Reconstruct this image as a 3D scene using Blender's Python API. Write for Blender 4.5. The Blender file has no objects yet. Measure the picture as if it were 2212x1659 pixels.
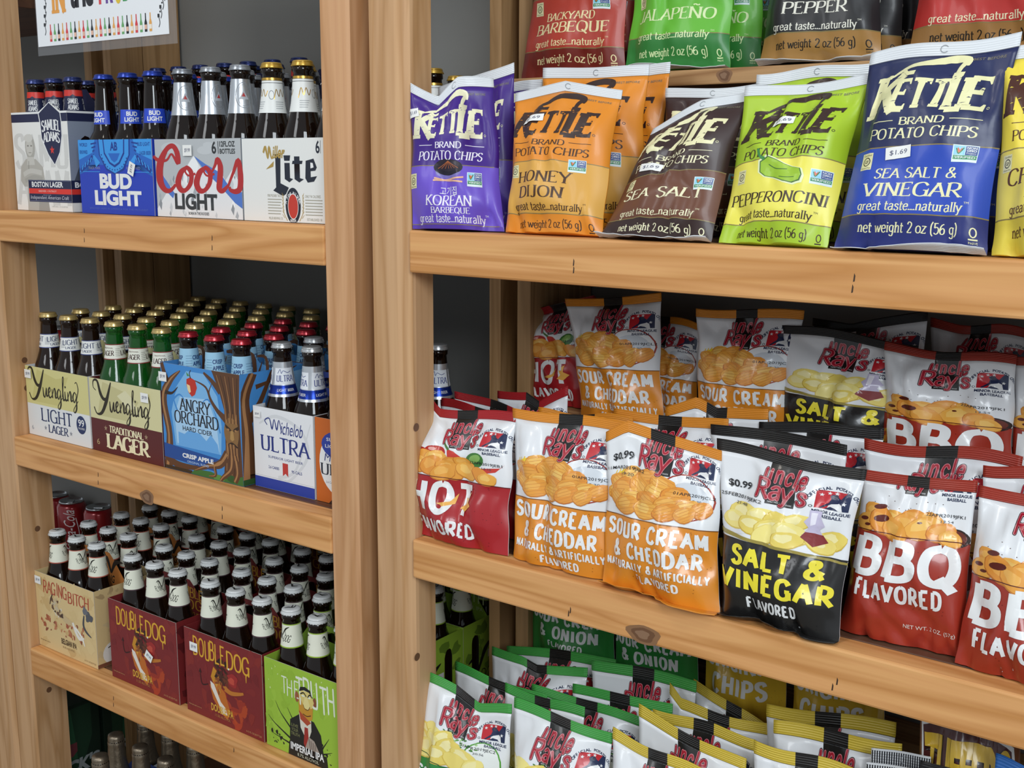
import bpy, bmesh, math, random
import numpy as np
from mathutils import Matrix, Vector
from mathutils.geometry import tessellate_polygon

S = bpy.context.scene
COL = S.collection
# ------------------------------------------------------------------ camera
F, YAW, PITCH, ROLL = 2507.6, .643178, .185016, .00473
CX, CY, D = 1106, 829.5, 1.1
_cy, _sy, _cp, _sp = math.cos(YAW), math.sin(YAW), math.cos(PITCH), math.sin(PITCH)
_f = np.array([-_sy*_cp, _cy*_cp, -_sp]); _r = np.array([_cy, _sy, 0]); _u = np.cross(_r, _f)
_c, _s = math.cos(ROLL), math.sin(ROLL)
CR, CU = _c*_r+_s*_u, -_s*_r+_c*_u
cam = bpy.data.objects.new('camera', bpy.data.cameras.new('camera'))
COL.objects.link(cam)
cam.data.sensor_width = 36; cam.data.lens = F/2212*36
cam.data.clip_start = .05
cam.matrix_world = Matrix(((CR[0], CU[0], -_f[0], 0), (CR[1], CU[1], -_f[1], -D), (CR[2], CU[2], -_f[2], 0), (0, 0, 0, 1)))
S.camera = cam

def at(x, y, Y):
    """point on the plane at depth Y behind the shelf fronts that the photograph shows at pixel x, y"""
    w = CR*(x-CX)/F - CU*(y-CY)/F + _f
    t = (Y+D)/w[1]
    return np.array([w[0]*t, Y, w[2]*t])

# ------------------------------------------------------------------ light and exposure
S.view_settings.view_transform = 'Standard'; S.view_settings.look = 'None'
S.view_settings.gamma = 1; S.view_settings.use_curve_mapping = False
S.view_settings.exposure = 0.0
W = bpy.data.worlds.new('shop'); S.world = W; W.use_nodes = True
W.node_tree.nodes['Background'].inputs[0].default_value = (.87, .94, 1, 1)
W.node_tree.nodes['Background'].inputs[1].default_value = .5

def area(name, loc, target, sx, sy, power, col):
    l = bpy.data.lights.new(name, 'AREA'); l.shape = 'RECTANGLE'; l.size = sx; l.size_y = sy
    l.energy = power; l.color = col
    o = bpy.data.objects.new(name, l); COL.objects.link(o); o.location = loc
    o.rotation_euler = (Vector(target)-Vector(loc)).to_track_quat('-Z', 'Y').to_euler()
    return o
area('shop_window_light', (1.5, -2.1, 1.15), (-.7, .1, -.4), 1.1, 1.2, 60, (.87, .945, 1))
area('left_fill_light', (-1.6, -2.7, 1.35), (-1.3, .1, -.5), .8, 1.2, 20, (.95, .98, 1))  # soft fill lamp added at the front left, stands for no door
area('ceiling_lamp', (-1.1, -1.2, 1.75), (-1.1, -.2, -.4), .35, .35, 6, (1, .93, .82))

# ------------------------------------------------------------------ materials
def lin(h):
    h = h.lstrip('#'); out = []
    for i in (0, 2, 4):
        c = int(h[i:i+2], 16)/255
        out.append(c/12.92 if c <= .04045 else ((c+.055)/1.055)**2.4)
    return tuple(out)+(1,)
MATS = {}
def mat(name, hexc, rough=.5, metal=0, coat=0, trans=0, alpha=1, bump=None, spec=.5):
    if name in MATS: return MATS[name]
    m = bpy.data.materials.new(name); m.use_nodes = True; MATS[name] = m
    nt = m.node_tree; p = nt.nodes['Principled BSDF']
    p.inputs['Base Color'].default_value = lin(hexc)
    p.inputs['Roughness'].default_value = rough; p.inputs['Metallic'].default_value = metal
    p.inputs['Coat Weight'].default_value = coat; p.inputs['Coat Roughness'].default_value = .08
    p.inputs['Transmission Weight'].default_value = trans; p.inputs['Alpha'].default_value = alpha
    p.inputs['Specular IOR Level'].default_value = spec
    if bump:                                   # ('noise', scale, strength) or ('crimp', ridges, strength)
        b = nt.nodes.new('ShaderNodeBump'); b.inputs['Strength'].default_value = bump[2]; b.inputs['Distance'].default_value = .001
        tc = nt.nodes.new('ShaderNodeTexCoord')
        if bump[0] == 'noise':
            t = nt.nodes.new('ShaderNodeTexNoise'); t.inputs['Scale'].default_value = bump[1]; t.inputs['Detail'].default_value = 4
            nt.links.new(tc.outputs['Object'], t.inputs['Vector']); nt.links.new(t.outputs['Fac'], b.inputs['Height'])
        else:
            t = nt.nodes.new('ShaderNodeTexWave'); t.bands_direction = 'Y'; t.inputs['Scale'].default_value = bump[1]
            nt.links.new(tc.outputs['UV'], t.inputs['Vector']); nt.links.new(t.outputs['Fac'], b.inputs['Height'])
        nt.links.new(b.outputs['Normal'], p.inputs['Normal'])
    return m
def foil(h): return mat('foil_'+h, h, .30, 0, .25)        # glossy printed film
def film(h): return mat('film_'+h, h, .42, 0, .08)        # satin printed film
def card(h): return mat('card_'+h, h, .55)                # printed carton
def crimp(h): return mat('crimp_'+h, h, .36, 0, .1, bump=('crimp', 28, .55))

def wood(name, axis, light, dark, scale=1.0, rough=.6):
    m = bpy.data.materials.new(name); m.use_nodes = True; nt = m.node_tree; N = nt.nodes.new; L = nt.links.new
    p = nt.nodes['Principled BSDF']; p.inputs['Roughness'].default_value = rough
    tc = N('ShaderNodeTexCoord'); oi = N('ShaderNodeObjectInfo')
    off = N('ShaderNodeVectorMath'); off.operation = 'SCALE'; off.inputs[0].default_value = (7, 11, 5); L(oi.outputs['Random'], off.inputs['Scale'])
    add = N('ShaderNodeVectorMath'); add.operation = 'ADD'; L(tc.outputs['Object'], add.inputs[0]); L(off.outputs[0], add.inputs[1])
    mp = N('ShaderNodeMapping'); sc = [16*scale]*3; sc[axis] = .9*scale; mp.inputs['Scale'].default_value = sc
    L(add.outputs[0], mp.inputs['Vector'])
    n1 = N('ShaderNodeTexNoise'); n1.inputs['Scale'].default_value = 1.4; n1.inputs['Detail'].default_value = 3; n1.inputs['Distortion'].default_value = .6
    L(mp.outputs[0], n1.inputs['Vector'])
    mul = N('ShaderNodeMath'); mul.operation = 'MULTIPLY'; mul.inputs[1].default_value = 5.0; L(n1.outputs['Fac'], mul.inputs[0])
    fr = N('ShaderNodeMath'); fr.operation = 'PINGPONG'; fr.inputs[1].default_value = .5; L(mul.outputs[0], fr.inputs[0])
    mp2 = N('ShaderNodeMapping'); sc2 = [160]*3; sc2[axis] = 3; mp2.inputs['Scale'].default_value = sc2; L(add.outputs[0], mp2.inputs['Vector'])
    n2 = N('ShaderNodeTexNoise'); n2.inputs['Scale'].default_value = 1; n2.inputs['Detail'].default_value = 2; L(mp2.outputs[0], n2.inputs['Vector'])
    ramp = N('ShaderNodeValToRGB'); e = ramp.color_ramp.elements
    e[0].position = .12; e[0].color = lin(light); e[1].position = .5; e[1].color = lin(dark)
    L(fr.outputs[0], ramp.inputs[0])
    mix = N('ShaderNodeMix'); mix.data_type = 'RGBA'; mix.blend_type = 'OVERLAY'; mix.inputs['Factor'].default_value = .16
    L(ramp.outputs[0], mix.inputs[6]); L(n2.outputs['Fac'], mix.inputs[7])
    L(mix.outputs[2], p.inputs['Base Color'])
    b = N('ShaderNodeBump'); b.inputs['Strength'].default_value = .12; b.inputs['Distance'].default_value = .0008
    L(n2.outputs['Fac'], b.inputs['Height']); L(b.outputs[0], p.inputs['Normal'])
    return m
WX = wood('pine_rail', 0, '#dea468', '#c4874a')
WZ = wood('pine_post', 2, '#cba075', '#b5885a')
WZ2 = wood('pine_post_orange', 2, '#d1a074', '#bd8a5c')
WR = wood('pine_upright', 2, '#b08a5e', '#987348')
WS = wood('stained_plywood', 0, '#6e4a35', '#5a3b2a', .7, .5)
WD = wood('step_pine', 0, '#b98f60', '#94693f')
KNOT = card('#6d4a30'); KNOT2 = card('#8a6444'); NAIL = card('#3c2a1e')

# ------------------------------------------------------------------ objects
def mesh(name, v, f, mats, mi=None, smooth=True, uv=None):
    me = bpy.data.meshes.new(name)
    me.from_pydata([tuple(map(float, p)) for p in v], [], [tuple(int(i) for i in q) for q in f])
    for m in mats: me.materials.append(m)
    if mi is not None: me.polygons.foreach_set('material_index', np.asarray(mi, dtype=np.int32))
    if smooth is True or smooth is False: me.polygons.foreach_set('use_smooth', np.full(len(me.polygons), smooth))
    else: me.polygons.foreach_set('use_smooth', np.asarray(smooth, dtype=bool))
    if uv is not None:
        l = me.uv_layers.new(name='UVMap'); idx = np.zeros(len(me.loops), dtype=np.int32); me.loops.foreach_get('vertex_index', idx)
        l.data.foreach_set('uv', np.asarray(uv, dtype=np.float32)[idx].ravel())
    me.update()
    return me
def obj(name, me, parent=None, loc=None):
    o = bpy.data.objects.new(name, me); COL.objects.link(o)
    if parent: o.parent = parent
    if loc is not None: o.location = loc
    return o
def tag(o, label, cat, group=None, kind=None):
    if label: o['label'] = label
    if cat: o['category'] = cat
    if group: o['group'] = group
    if kind: o['kind'] = kind
    return o
def empty(name, loc, label=None, cat=None, group=None):
    o = bpy.data.objects.new(name, None); COL.objects.link(o); o.location = tuple(map(float, loc)); o.empty_display_size = .02
    return tag(o, label, cat, group)
def copy_tree(o, parent=None):
    c = o.copy(); COL.objects.link(c)
    if parent: c.parent = parent
    for ch in list(o.children): copy_tree(ch, c)
    return c

class MB:
    """collects pieces of one mesh"""
    def __init__(s): s.v = []; s.f = []; s.mi = []; s.mats = []; s.sm = []
    def m(s, m):
        if m not in s.mats: s.mats.append(m)
        return s.mats.index(m)
    def add(s, v, f, m, smooth=False):
        n = len(s.v); s.v += [tuple(p) for p in v]; k = s.m(m)
        for q in f: s.f.append(tuple(i+n for i in q)); s.mi.append(k); s.sm.append(smooth)
    def box(s, x0, x1, y0, y1, z0, z1, m, bev=.0):
        if bev <= 0:
            v = [(x, y, z) for x in (x0, x1) for y in (y0, y1) for z in (z0, z1)]
            s.add(v, [(0, 1, 3, 2), (4, 6, 7, 5), (0, 4, 5, 1), (2, 3, 7, 6), (0, 2, 6, 4), (1, 5, 7, 3)], m); return
        bm = bmesh.new(); bmesh.ops.create_cube(bm, size=1)
        for q in bm.verts: q.co = ((x0+x1)/2+q.co.x*(x1-x0), (y0+y1)/2+q.co.y*(y1-y0), (z0+z1)/2+q.co.z*(z1-z0))
        bmesh.ops.bevel(bm, geom=bm.edges[:], offset=bev, segments=2, profile=.5, affect='EDGES')
        bm.verts.index_update(); s.add([q.co[:] for q in bm.verts], [[q.index for q in fc.verts] for fc in bm.faces], m); bm.free()
    def prism(s, pts, z0, z1, m):
        """vertical prism over an xy outline given counter-clockwise"""
        n = len(pts); v = [(x, y, z0) for x, y in pts]+[(x, y, z1) for x, y in pts]
        s.add(v, [tuple(range(n-1, -1, -1)), tuple(range(n, 2*n))]+[(i, (i+1) % n, n+(i+1) % n, n+i) for i in range(n)], m)
    def lathe(s, prof, m, n=24, mz=None, flute=None, cap=True):
        rings = []
        for (r, z) in prof:
            rings.append(len(s.v))
            for i in range(n):
                a = 2*math.pi*i/n; rr = r*(1+(flute*(1 if i % 2 else -1) if flute and flute is not True and mz and mz(z) else 0))
                s.v.append((rr*math.cos(a), rr*math.sin(a), z))
        k = s.m(m)
        for a, b in zip(rings, rings[1:]):
            for i in range(n):
                s.f.append((a+i, a+(i+1) % n, b+(i+1) % n, b+i)); s.mi.append(k); s.sm.append(True)
        if cap:
            s.f.append(tuple(range(rings[0]+n-1, rings[0]-1, -1))); s.mi.append(k); s.sm.append(False)
            s.f.append(tuple(range(rings[-1], rings[-1]+n))); s.mi.append(k); s.sm.append(False)
    def art(s, A, fn, off=.00025, dl=.00012, shift=None, ushift=0):
        """adds a 2-D artwork through fn(x, y) -> points, normals"""
        v, f, mi, mats = A.data()
        if not len(v): return
        if A.step:                                     # linear inside each lattice triangle, so layers stay parallel
            h = A.step; vx = v[:, 0]-A.ox; I = np.floor(vx/h+1e-6).astype(int); J = np.floor(v[:, 1]/h+1e-6).astype(int); fx, fy = vx/h-I, v[:, 1]/h-J
            def L(a, c):
                key, inv = np.unique(np.stack([a, c], 1), axis=0, return_inverse=True); inv = np.asarray(inv).ravel(); P_, N_ = fn(key[:, 0]*h+A.ox, key[:, 1]*h); return np.concatenate([P_, N_], 1)[inv]
            lo_ = (fx+fy <= 1)[:, None]; fx, fy = fx[:, None], fy[:, None]; P00, P10, P01, P11 = L(I, J), L(I+1, J), L(I, J+1), L(I+1, J+1)
            r = np.where(lo_, P00+fx*(P10-P00)+fy*(P01-P00), P11+(1-fx)*(P01-P11)+(1-fy)*(P10-P11)); p, n = r[:, :3], r[:, 3:]
        else: p, n = fn(v[:, 0], v[:, 1])
        q = p+n*(off+dl*v[:, 2])[:, None]
        b = len(s.v); s.v += [tuple(t) for t in q]; km = [s.m(m) for m in mats]
        ok = np.ones(len(v), bool) if shift is None else (v[:, 1]+shift < 140.05) & (v[:, 1]+shift > -.01) & (np.abs(v[:, 0]+ushift) <= 50.01)
        for fc, k in zip(f, mi):
            if all(ok[i] for i in fc): s.f.append(tuple(i+b for i in fc)); s.mi.append(km[k]); s.sm.append(True)
    def mesh(s, name, base=None, uv=None):
        v = np.array(s.v, dtype=float)
        if base is not None: v = v-np.array(base)
        return mesh(name, v, s.f, s.mats, s.mi, s.sm, uv)
    def build(s, name, parent=None, base=None): return obj(name, s.mesh(name, base), parent)

# ------------------------------------------------------------------ lettering: a stroke alphabet and flat artwork
G = {
'A': '70|L0 0 35 100 70 0|L13 36 57 36', 'B': '62|L10 0 10 100|C10 100 38 100 52 90 52 66 38 54 10 54|C10 54 42 54 60 42 60 14 42 0 10 0',
'C': '70|C66 80 52 98 34 100 12 86 5 50 12 14 34 0 52 3 66 20', 'D': '72|L10 0 10 100|C10 100 36 100 60 86 68 50 60 14 36 0 10 0',
'E': '58|L10 0 10 100|L10 100 54 100|L10 52 42 52|L10 0 56 0', 'F': '55|L10 0 10 100|L10 100 54 100|L10 52 42 52',
'G': '74|C66 80 52 98 34 100 12 86 5 50 12 14 34 0 54 4 66 14|L66 0 66 44|L48 44 72 44', 'H': '74|L10 0 10 100|L64 0 64 100|L10 52 64 52',
'I': '24|L12 0 12 100', 'J': '46|L34 100 34 20|C34 20 30 2 16 -4 4 6', 'K': '70|L10 0 10 100|L62 100 12 44|L26 58 66 0',
'L': '56|L10 0 10 100|L10 0 54 0', 'M': '88|L10 0 14 100|L14 100 44 20|L44 20 74 100|L74 100 78 0', 'N': '76|L10 0 10 100|L10 100 66 0|L66 0 66 100',
'O': '76|C38 100 14 88 5 50 14 12 38 0 62 12 71 50 62 88 38 100', 'P': '60|L10 0 10 100|C10 100 38 100 56 90 56 62 38 48 10 48',
'Q': '76|C38 100 14 88 5 50 14 12 38 0 62 12 71 50 62 88 38 100|L42 20 72 -18', 'R': '68|L10 0 10 100|C10 100 38 100 56 90 56 62 38 48 10 48|L30 48 66 0',
'S': '58|C52 82 44 98 26 100 10 90 10 68 30 54 50 40 52 16 36 0 18 0 6 18', 'T': '62|L31 0 31 100|L2 100 60 100',
'U': '72|L10 100 10 28|C10 28 16 4 36 0 56 4 62 28|L62 28 62 100', 'V': '70|L0 100 35 0|L35 0 70 100', 'W': '96|L0 100 24 0|L24 0 48 100|L48 100 72 0|L72 0 96 100',
'X': '66|L4 100 62 0|L62 100 4 0', 'Y': '66|L0 100 33 48|L66 100 33 48|L33 48 33 0', 'Z': '60|L6 100 56 100|L56 100 4 0|L4 0 58 0',
'&': '78|C74 0 42 44 20 72 24 96 44 98 48 78 30 58 8 38 6 12 26 0 48 8 68 46', '\u00d1': '76|L10 0 10 100|L10 100 66 0|L66 0 66 100|C20 116 32 124 46 114 58 122',
'a': '56|C10 56 24 68 42 62 44 44|L44 44 44 0|C44 36 24 36 8 26 8 8 22 -2 44 14', 'b': '58|L12 0 12 100|C12 50 26 66 44 60 52 34 44 6 26 0 12 14',
'c': '50|C46 52 34 66 16 62 6 34 16 4 34 0 48 12', 'd': '58|L46 0 46 100|C46 50 32 66 14 60 6 34 14 6 32 0 46 14',
'e': '54|L8 36 48 36|C48 36 44 60 28 67 10 54 6 30 16 4 34 0 48 12', 'f': '38|L16 0 16 80|C16 80 20 98 38 96|L2 66 34 66',
'g': '56|C44 60 30 67 12 58 8 36 16 12 32 8 44 18|L46 66 46 -10|C46 -10 40 -30 22 -32 8 -22', 'h': '60|L12 0 12 100|C12 46 28 66 44 62 48 44|L48 44 48 0',
'i': '26|L13 0 13 66|L13 84 13 95', 'k': '56|L12 0 12 100|L46 66 14 30|L24 40 50 0', 'l': '26|L13 0 13 100', 'm': '88|L12 0 12 66|C12 46 26 66 38 62 42 44|L42 44 42 0|C42 46 58 66 70 62 74 44|L74 44 74 0',
'n': '60|L12 0 12 66|C12 46 28 66 44 62 48 44|L48 44 48 0', 'o': '58|C29 67 10 56 5 33 10 10 29 0 48 10 53 33 48 56 29 67', 'p': '58|L12 -30 12 66|C12 50 26 66 44 60 52 34 44 6 26 0 12 14',
'r': '44|L12 0 12 66|C12 44 22 62 40 64', 's': '48|C42 52 32 66 16 66 8 52 20 38 38 28 42 12 30 0 14 0 4 14', 't': '38|L16 92 16 16|C16 16 20 2 36 6|L2 66 34 66',
'u': '60|L12 66 12 22|C12 22 18 2 34 2 48 22|L48 66 48 0', 'v': '52|L2 66 26 0|L26 0 50 66', 'w': '80|L2 66 22 0|L22 0 40 60|L40 60 58 0|L58 0 78 66',
'y': '54|L2 66 28 4|L52 66 28 4|C28 4 20 -26 4 -28', 'z': '50|L6 66 46 66|L46 66 4 0|L4 0 48 0',
'2': '56|C8 78 16 98 34 100 50 84 44 56 8 0|L8 0 54 0', '5': '56|L48 100 14 100|L14 100 12 56|C12 56 34 64 52 46 48 12 26 -2 6 10', '6': '58|C46 96 22 82 8 44 14 8 32 0 50 12 50 44 32 56 10 36',
'0': '60|C30 100 10 86 6 50 10 14 30 0 50 14 54 50 50 86 30 100', '1': '36|L20 0 20 100|L20 100 6 84', '9': '58|C50 62 40 44 20 46 8 66 18 96 36 100 50 84 48 44 28 4 10 2',
'(': '30|C26 112 10 80 8 40 12 0 28 -22', ')': '30|C4 112 20 80 22 40 18 0 2 -22', '.': '20|L10 0 10 12', "'": '20|L10 80 10 104', '-': '40|L6 42 34 42', ' ': '34|'}
def spline(P, n=5):
    P = [np.array(p, float) for p in P]; out = []
    for i in range(len(P)-1):
        p0, p1, p2, p3 = P[max(i-1, 0)], P[i], P[i+1], P[min(i+2, len(P)-1)]
        for k in range(n):
            t = k/n
            out.append(.5*((2*p1)+(p2-p0)*t+(2*p0-5*p1+4*p2-p3)*t*t+(3*p1-p0-3*p2+p3)*t**3))
    out.append(P[-1]); return np.array(out)
_TX = {}
def text_mesh(s, bold, res=2):
    k = (s, bold, res)
    if k not in _TX:
        c = bpy.data.curves.new('t', 'FONT'); c.body = s; c.size = 1; c.resolution_u = res; c.offset = bold
        o = bpy.data.objects.new('t', c); COL.objects.link(o)
        me = bpy.data.meshes.new_from_object(o)
        v = np.array([q.co[:2] for q in me.vertices]) if len(me.vertices) else np.zeros((0, 2))
        _TX[k] = (v, [tuple(p.vertices) for p in me.polygons])
        bpy.data.objects.remove(o); bpy.data.curves.remove(c); bpy.data.meshes.remove(me)
    return _TX[k]

class Art:
    def __init__(s, step=None, ox=0.): s.ox = ox; s.v = []; s.f = []; s.mi = []; s.mats = []; s.step = step; s._d = None; s.T = None; s.c = 0
    def add(s, pts, faces, m, lay):
        if m not in s.mats: s.mats.append(m)
        k = s.mats.index(m); n = len(s.v); s.c += 1; lay = np.asarray(lay)+(s.c % 8)*.025      # overlapping strokes never share a plane
        if s.T is not None: pts = [s.T(*p) for p in pts]
        s.v += [(float(p[0]), float(p[1]), float(z)) for p, z in zip(pts, np.broadcast_to(lay, len(pts)))]
        for q in faces: s.f.append(tuple(i+n for i in q)); s.mi.append(k)
    def poly(s, pts, m, lay=0):
        t = tessellate_polygon([[Vector((p[0], p[1], 0)) for p in pts]]); s.add(pts, t, m, lay)
    def rect(s, x0, y0, x1, y1, m, lay=0): s.add([(x0, y0), (x1, y0), (x1, y1), (x0, y1)], [(0, 1, 2, 3)], m, lay)
    def ell(s, cx, cy, rx, ry, m, lay=0, rot=0, n=20, a0=0, a1=2*math.pi, wob=0):
        c, q = math.cos(rot), math.sin(rot); P = []
        for i in range(n):
            a = a0+(a1-a0)*i/n; k = 1+wob*math.sin(3*a+cx)*.6+wob*math.sin(5*a+cy)*.4
            x, y = rx*k*math.cos(a), ry*k*math.sin(a); P.append((cx+x*c-y*q, cy+x*q+y*c))
        s.add(P, [tuple(range(n))], m, lay)
    def ring(s, cx, cy, rx, ry, w, m, lay=0, n=24, a0=0, a1=2*math.pi):
        s.brush([(cx+rx*math.cos(a0+(a1-a0)*i/n), cy+ry*math.sin(a0+(a1-a0)*i/n)) for i in range(n+1)], w, m, lay, sm=False)
    def star(s, cx, cy, r, m, lay=0):
        s.poly([(cx+(r if i % 2 == 0 else r*.42)*math.sin(math.pi*i/5), cy+(r if i % 2 == 0 else r*.42)*math.cos(math.pi*i/5)) for i in range(10)], m, lay)
    def brush(s, pts, w, m, lay=0, sm=True, n=5):
        """stroke along pts, w a width or (start, middle..., end) widths"""
        P = spline(pts, n) if sm else np.array(pts, float)
        if len(P) < 2: return
        t = np.gradient(P, axis=0); t /= np.linalg.norm(t, axis=1)[:, None]+1e-9; nn = np.stack([-t[:, 1], t[:, 0]], 1)
        ws = np.interp(np.linspace(0, 1, len(P)), np.linspace(0, 1, len(w)), w) if hasattr(w, '__len__') else np.full(len(P), w)
        a, b = P+nn*ws[:, None]/2, P-nn*ws[:, None]/2; up = np.linspace(0, .3, len(P))
        s.add(list(a)+list(b), [(i, i+1, len(P)+i+1, len(P)+i) for i in range(len(P)-1)], m, lay+np.concatenate([up, up]))
    def txt(s, t, x0, y0, x1, y1, m, lay=1, bold=0., shear=0., fat=0):
        v, f = text_mesh(t, bold, 5 if len(t) < 8 else 2)
        if not len(v): return
        lo, hi = v.min(0), v.max(0); q = (v-lo)/(hi-lo)
        y = y0+q[:, 1]*(y1-y0); x = x0+fat+q[:, 0]*(x1-x0-2*fat)+shear*(y-y0)
        for d in ((-fat, 0, fat) if fat else (0,)): s.add(list(zip(x+d, y)), f, m, lay)
    def arc(s, t, cx, cy, r, a0, a1, h, m, lay=1, bold=.02):
        """letters on an arc, from angle a0 to a1 in degrees, feet towards the centre"""
        n = len(t)
        for i, ch in enumerate(t):
            if ch == ' ': continue
            a = math.radians(a0+(a1-a0)*(i+.5)/n); v, f = text_mesh(ch, bold); hi, lo = v.max(0), v.min(0)
            k = h/.73; q = (v-np.array([(lo[0]+hi[0])/2, 0]))*k; rot = a-math.pi/2; c, d = math.cos(rot), math.sin(rot)
            s.add([(cx+r*math.cos(a)+x*c-y*d, cy+r*math.sin(a)+x*d+y*c) for x, y in q], f, m, lay)
    def ser(s, t, x0, y0, x1, y1, m, lay=1, tk=15, tn=6, sf=9, shear=0., gap=8, rnd=False, curve=0., jit=0, seed=0):
        """stroke letters: capitals stand between y0 and y1; tk, tn = thick and thin nib, sf = serif half length"""
        rg = random.Random(seed)
        wid = sum(int(G[c].split('|')[0])+gap for c in t)-gap; sx = (x1-x0)/wid; sy = (y1-y0)/100; ox = 0
        def put(P, q): 
            P = np.asarray(P, float); X = x0+(P[:, 0]+q)*sx; Y = y0+P[:, 1]*sy
            u = (X-x0)/(x1-x0)*2-1
            return np.stack([X+shear*(Y-y0), Y+curve*(1-u*u)], 1)
        for ch in t:
            w, *st = G[ch].split('|'); jo = (rg.uniform(-jit, jit), rg.uniform(-jit, jit))
            for k in st:
                if not k: continue
                a = list(map(float, k[1:].split())); P = np.array(list(zip(a[::2], a[1::2])))+np.array(jo)
                segs = [spline(P, 5)] if k[0] == 'C' else [P[i:i+2] for i in range(len(P)-1)]
                for sg in segs:
                    tt = np.gradient(sg, axis=0); tt /= np.linalg.norm(tt, axis=1)[:, None]+1e-9
                    ww = tn+(tk-tn)*np.abs(tt[:, 1])**1.3
                    nn = np.stack([-tt[:, 1], tt[:, 0]], 1); A, B = sg+nn*ww[:, None]/2, sg-nn*ww[:, None]/2; n = len(sg)
                    up = np.linspace(0, .25, n); s.add(list(put(A, ox))+list(put(B, ox)), [(i, i+1, n+i+1, n+i) for i in range(n-1)], m, lay+np.concatenate([up, up]))
                    if rnd:
                        for e in ((0, -1) if k[0] == 'C' else (0, -1)):
                            c = sg[e]; rr = ww[e]/2; s.add(list(put([(c[0]+rr*math.cos(b), c[1]+rr*math.sin(b)) for b in np.linspace(0, 6.28, 9)[:-1]], ox)), [tuple(range(8))], m, lay)
                    elif sf and k[0] == 'L':
                        for e in (0, -1):
                            x, y = sg[e]; flat = abs(tt[e][1]) < .3; yy = y-jo[1]
                            if not flat and (abs(yy) < 1 or abs(yy-100) < 1 or abs(yy-66) < 1):
                                up = 1 if yy < 1 else -1; h = tn*.9
                                s.add(list(put([(x-sf-tk*.3, y), (x+sf+tk*.3, y), (x+sf+tk*.3, y+up*h), (x-sf-tk*.3, y+up*h)], ox)), [(0, 1, 2, 3)], m, lay)
                            elif flat and e == -1:
                                d = -1 if yy > 60 else 1
                                s.add(list(put([(x-tn, y+tn*.5*-d), (x+2, y+tn*.5*-d), (x+2, y+d*sf*1.7), (x-tn*.2, y+d*sf*1.7)], ox)), [(0, 1, 2, 3)], m, lay)
            ox += int(w)+gap
    def data(s):
        if s._d is None:
            v, f, mi = s.v, s.f, s.mi
            if s.step and len(v):
                bm = bmesh.new(); bv = [bm.verts.new(p) for p in v]
                for q, k in zip(f, mi):
                    try: fc = bm.faces.new([bv[i] for i in q]); fc.material_index = k
                    except ValueError: pass
                arr = np.array(v); arr[:, 0] -= s.ox; lo, hi = arr.min(0), arr.max(0)
                if s.ox: bv = None; bm.transform(Matrix.Translation((-s.ox, 0, 0)))
                for ax, no in ((0, (1, 0, 0)), (1, (0, 1, 0)), (2, (1, 1, 0))):
                    key = (lambda p: p.co.x, lambda p: p.co.y, lambda p: p.co.x+p.co.y)[ax]; e_ = s.step*1e-4
                    a_, b_ = (lo[ax], hi[ax]) if ax < 2 else (float((arr[:, 0]+arr[:, 1]).min()), float((arr[:, 0]+arr[:, 1]).max()))
                    k = math.ceil(a_/s.step)
                    while k*s.step < b_:
                        c = k*s.step; co = (0, c, 0) if ax == 1 else (c, 0, 0); fs = []
                        for q in bm.faces:
                            w = [key(p) for p in q.verts]
                            if min(w) < c-e_ and max(w) > c+e_: fs.append(q)
                        if fs:
                            es = {e for q in fs for e in q.edges}; vs = {p for q in fs for p in q.verts}
                            bmesh.ops.bisect_plane(bm, geom=list(vs)+list(es)+fs, plane_co=co, plane_no=no, dist=e_*.5)
                        k += 1
                bm.verts.index_update(); v = [(p.co.x+s.ox, p.co.y, p.co.z) for p in bm.verts]; f = []; mi = []
                for q in bm.faces: f.append([p.index for p in q.verts]); mi.append(q.material_index)
                bm.free()
            s._d = (np.array(v, dtype=float).reshape(-1, 3), f, mi, s.mats)
        return s._d
def plane(o, ex, ey):
    """maps artwork flat onto the plane through o spanned by ex, ey (metres per unit)"""
    o, ex, ey = (np.array(t, float) for t in (o, ex, ey)); n = np.cross(ex, ey); n /= np.linalg.norm(n)
    return lambda x, y: (o+x[:, None]*ex+y[:, None]*ey, np.tile(n, (len(x), 1)))

def atx(x, y, X):
    w = CR*(x-CX)/F - CU*(y-CY)/F + _f
    t = X/w[0]
    return np.array([X, w[1]*t-D, w[2]*t])
# ------------------------------------------------------------------ setting
ZS = [-.079, -.485, -.892, -1.299]; FLOOR = -1.46
WALLM = mat('grey_wall_paint', '#7c7c79', .85, bump=('noise', 300, .08))
b = MB(); b.box(-3.2, 1.6, .43, .45, FLOOR, 1.1, WALLM); tag(b.build('wall_back'), 'grey painted wall behind the shelves', 'wall', None, 'structure')
b = MB(); b.box(-3.4, 3.0, -4.2, .45, FLOOR-.02, FLOOR, mat('floor_concrete', '#8a8378', .6, bump=('noise', 40, .1))); tag(b.build('floor'), 'shop floor below the shelves', 'floor', None, 'structure')

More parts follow.
